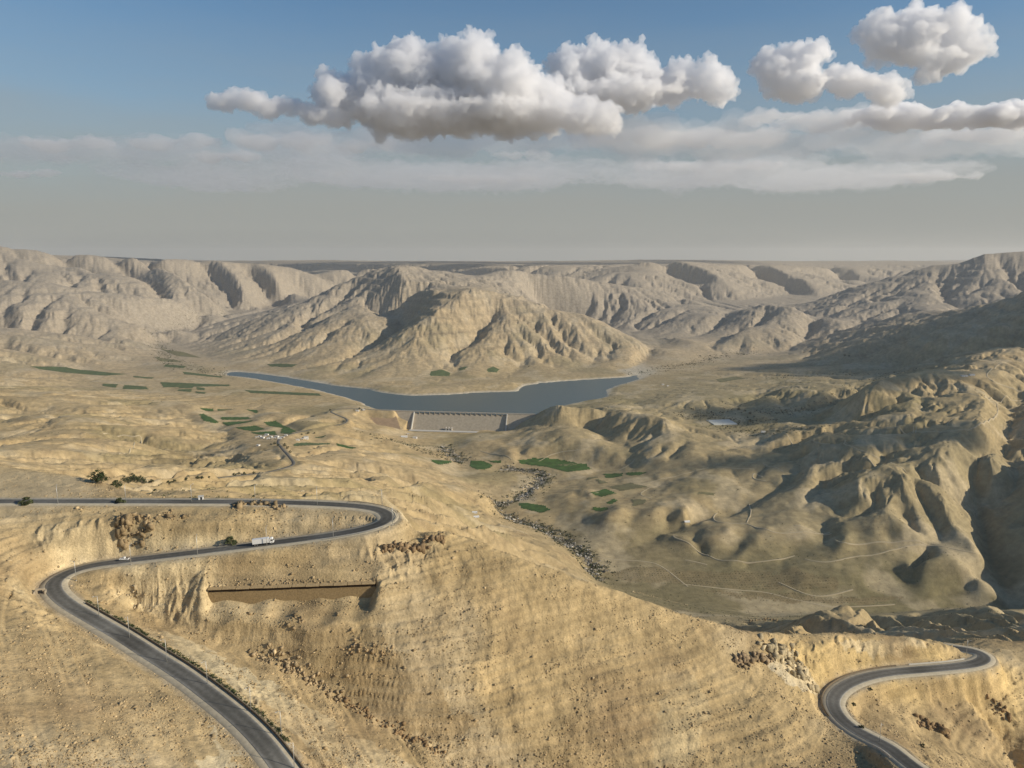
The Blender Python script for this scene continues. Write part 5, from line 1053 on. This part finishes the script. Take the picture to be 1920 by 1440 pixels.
# dark scrub dotted over the mid-distance slopes
x,y,rg=scatter(26000,640,4200,-36,36,9); m1=macro(x,y); dn=perlin(x/260.,y/260.,421)+.6*perlin(x/70.,y/70.,422)+.45*sst(-100,400,x)*(m1<-440)+rg.normal(0,.25,len(x)); kk=(dn>.38)&(m1>-586)|((dn>.5)&(y<2600)); x,y=x[kk],y[kk]; s=np.exp(rg.normal(.1,.35,len(x)))*(1+.5*sst(1500,3500,np.hypot(x,y)))
kk=(fieldmask(x,y)<.3)&(groundv(x,y)>-589 )|((y<2600)&(fieldmask(x,y)<.3)); scrub('desert_scrub',x[kk],y[kk],s[kk],M_leaf2,7,10,kind='stuff')
ox=[];oy=[]
for P in [P for k_,P in FIELDS if k_==4]:
    P=np.array(P); X,Y=np.meshgrid(np.arange(P[:,0].min(),P[:,0].max(),6.5),np.arange(P[:,1].min(),P[:,1].max(),8.)); i_=inpoly(X,Y,P); ox.append(X[i_]);oy.append(Y[i_])
ox=np.concatenate(ox)+RNG.normal(0,.5,sum(map(len,ox))); oy=np.concatenate(oy)+RNG.normal(0,.5,len(ox)); scrub('orchard_plants',ox,oy,np.exp(RNG.normal(.25,.25,len(ox))),M_leaf2,7,12,kind='stuff')
Q1=along(PA,-8.2,idx(PA,500,1400),idx(PA,135,1135)); kk=RNG.integers(0,len(Q1),420); scrub('roadside_scrub',Q1[kk,0]+RNG.normal(0,.7,420),Q1[kk,1]+RNG.normal(0,.7,420),np.exp(RNG.normal(-.35,.3,420)),M_leaf2,12,13,kind='stuff')
V1=np.concatenate([resample(PL(t_),2.) for t_ in ('460,705,-586 400,697,-582 335,688,-578 302,660,-573 287,638,-567 340,625,-560 430,607,-548','1190,704,-590 1250,690,-587 1310,682,-585 1345,668,-582 1420,662,-580','1390,765,-572 1330,772,-572 1290,780,-574 1400,790,-570 1450,800,-572','700,832,-606 760,838,-626 800,850,-634 850,860,-640','1420,775,-560 1500,765,-550 1600,740,-522 1680,705,-505 1560,700,-532 1440,712,-548','1350,800,-575 1450,820,-572 1560,812,-520')]); kk=RNG.integers(0,len(V1),6000); xx=V1[kk,0]+RNG.normal(0,40,6000); yy=V1[kk,1]+RNG.normal(0,36,6000); mm=(perlin(xx/60.,yy/60.,431)>-.1)&(groundv(xx,yy)>-589.5)|(yy<2700); scrub('valley_scrub',xx[mm],yy[mm],np.exp(RNG.normal(.95,.35,int(mm.sum()))),M_leaf,8,14,kind='stuff')
# rock outcrops
def outcrop(line,n,s0,s1,label,col=(.30,.22,.12),spread=2.,up=.05,seed=0):  # default brown is darkened to hold the shade of shadowed crags
    P=np.array([hit(*c) for c in line]); P=resample(P,.5) if len(P)>1 else P; rg=np.random.default_rng(seed); s1=s1*.8; n=int(n*1.6); k=rg.integers(0,len(P),n); q_=P[k]+np.stack([rg.normal(0,spread,n),rg.normal(0,spread,n),np.zeros(n)],1); s=s0*.55+(s1-s0*.55)*rg.uniform(0,1,n)**2.2; q_[:,2]=groundv(q_[:,0],q_[:,1])+s*up
    pr=dict(kind='stuff') if seed in (8,9,15,16) else dict(label=label,category='rock outcrop')
    stones('boulder_rubble' if 'kind' in pr else 'rock_outcrop',q_,s,np.array(col)*np.exp(rg.normal(0,.22,(n,1))),M_rock,origin=P[len(P)//2],flat=1.1,seed=seed,block=True,**pr)
outcrop([(386,1101),(500,1098),(600,1094),(710,1089)],150,.3,.9,'',(.40,.30,.17),1.2,seed=8)
outcrop([(445,947),(470,944),(500,945),(530,952)],60,1.2,3.,'dark reddish rock outcrop at the edge of the upper road',seed=1)
outcrop([(225,975),(232,977),(240,980)],40,1.3,3.2,'left block of dark rocks in the face below the upper road',seed=2); outcrop([(252,975),(285,985)],26,1.2,3.,'right block of dark rocks in the face below the upper road',seed=3); outcrop([(312,962),(330,970)],16,1.,2.3,'small dark rocks high in the cutting under the upper road',seed=4)
outcrop([(722,1032),(760,1026),(800,1016),(828,1008)],80,1.,2.6,'row of dark cliff blocks near the top of the big banded hill',(.24,.165,.09),1.2,seed=5)
outcrop([(545,1160),(560,1164)],10,.8,1.8,'lone dark rock below the retaining wall',seed=6); outcrop([(250,1100),(258,1108)],10,1.,2.,'pale boulders at the mouth of the hollow by the near bend',(.45,.36,.22),seed=7)
outcrop([(480,1228),(560,1258),(600,1285),(640,1315)],130,.7,1.9,'jumbled boulders in the gully left of the banded hill',(.40,.3,.17),2.2,seed=8); outcrop([(640,1310),(700,1345),(760,1380),(830,1415)],110,.5,1.6,'dark rocky edge of the gully at the bottom centre',(.3,.2,.1),1.6,seed=9)
outcrop([(1385,1248),(1410,1235),(1440,1230)],60,1.,2.8,'dark crags left of the pale cliff on the big hill',(.29,.21,.12),2.,seed=10); outcrop([(1440,1215),(1480,1240),(1510,1270)],120,1.2,3.4,'pale yellow cliff crags above the lower right bend',(.46,.37,.22),4.,seed=11)
outcrop([(1400,1168),(1440,1160),(1460,1163)],40,1.,2.2,'dark rock ledge on the crest of the big hill',seed=12); outcrop([(1720,1355),(1745,1362),(1770,1370)],40,1.2,3.,'brown cliffy rocks on the bottom right slope',(.27,.18,.09),2.,seed=13); outcrop([(1860,1325),(1885,1330)],24,1.,2.4,'small dark outcrop at the right edge slope',(.3,.2,.1),2.,seed=14)
outcrop([(650,1215),(690,1210),(730,1225)],60,.5,1.2,'short rocky ledge on the left flank of the banded hill',(.36,.26,.14),1.5,seed=15)
outcrop([(1180,1108),(1230,1120),(1290,1135)],70,.6,1.7,'pale rocks along the crest of the banded hill, right of centre',(.48,.38,.22),2.,seed=16)
print('done',time.time()-T0)
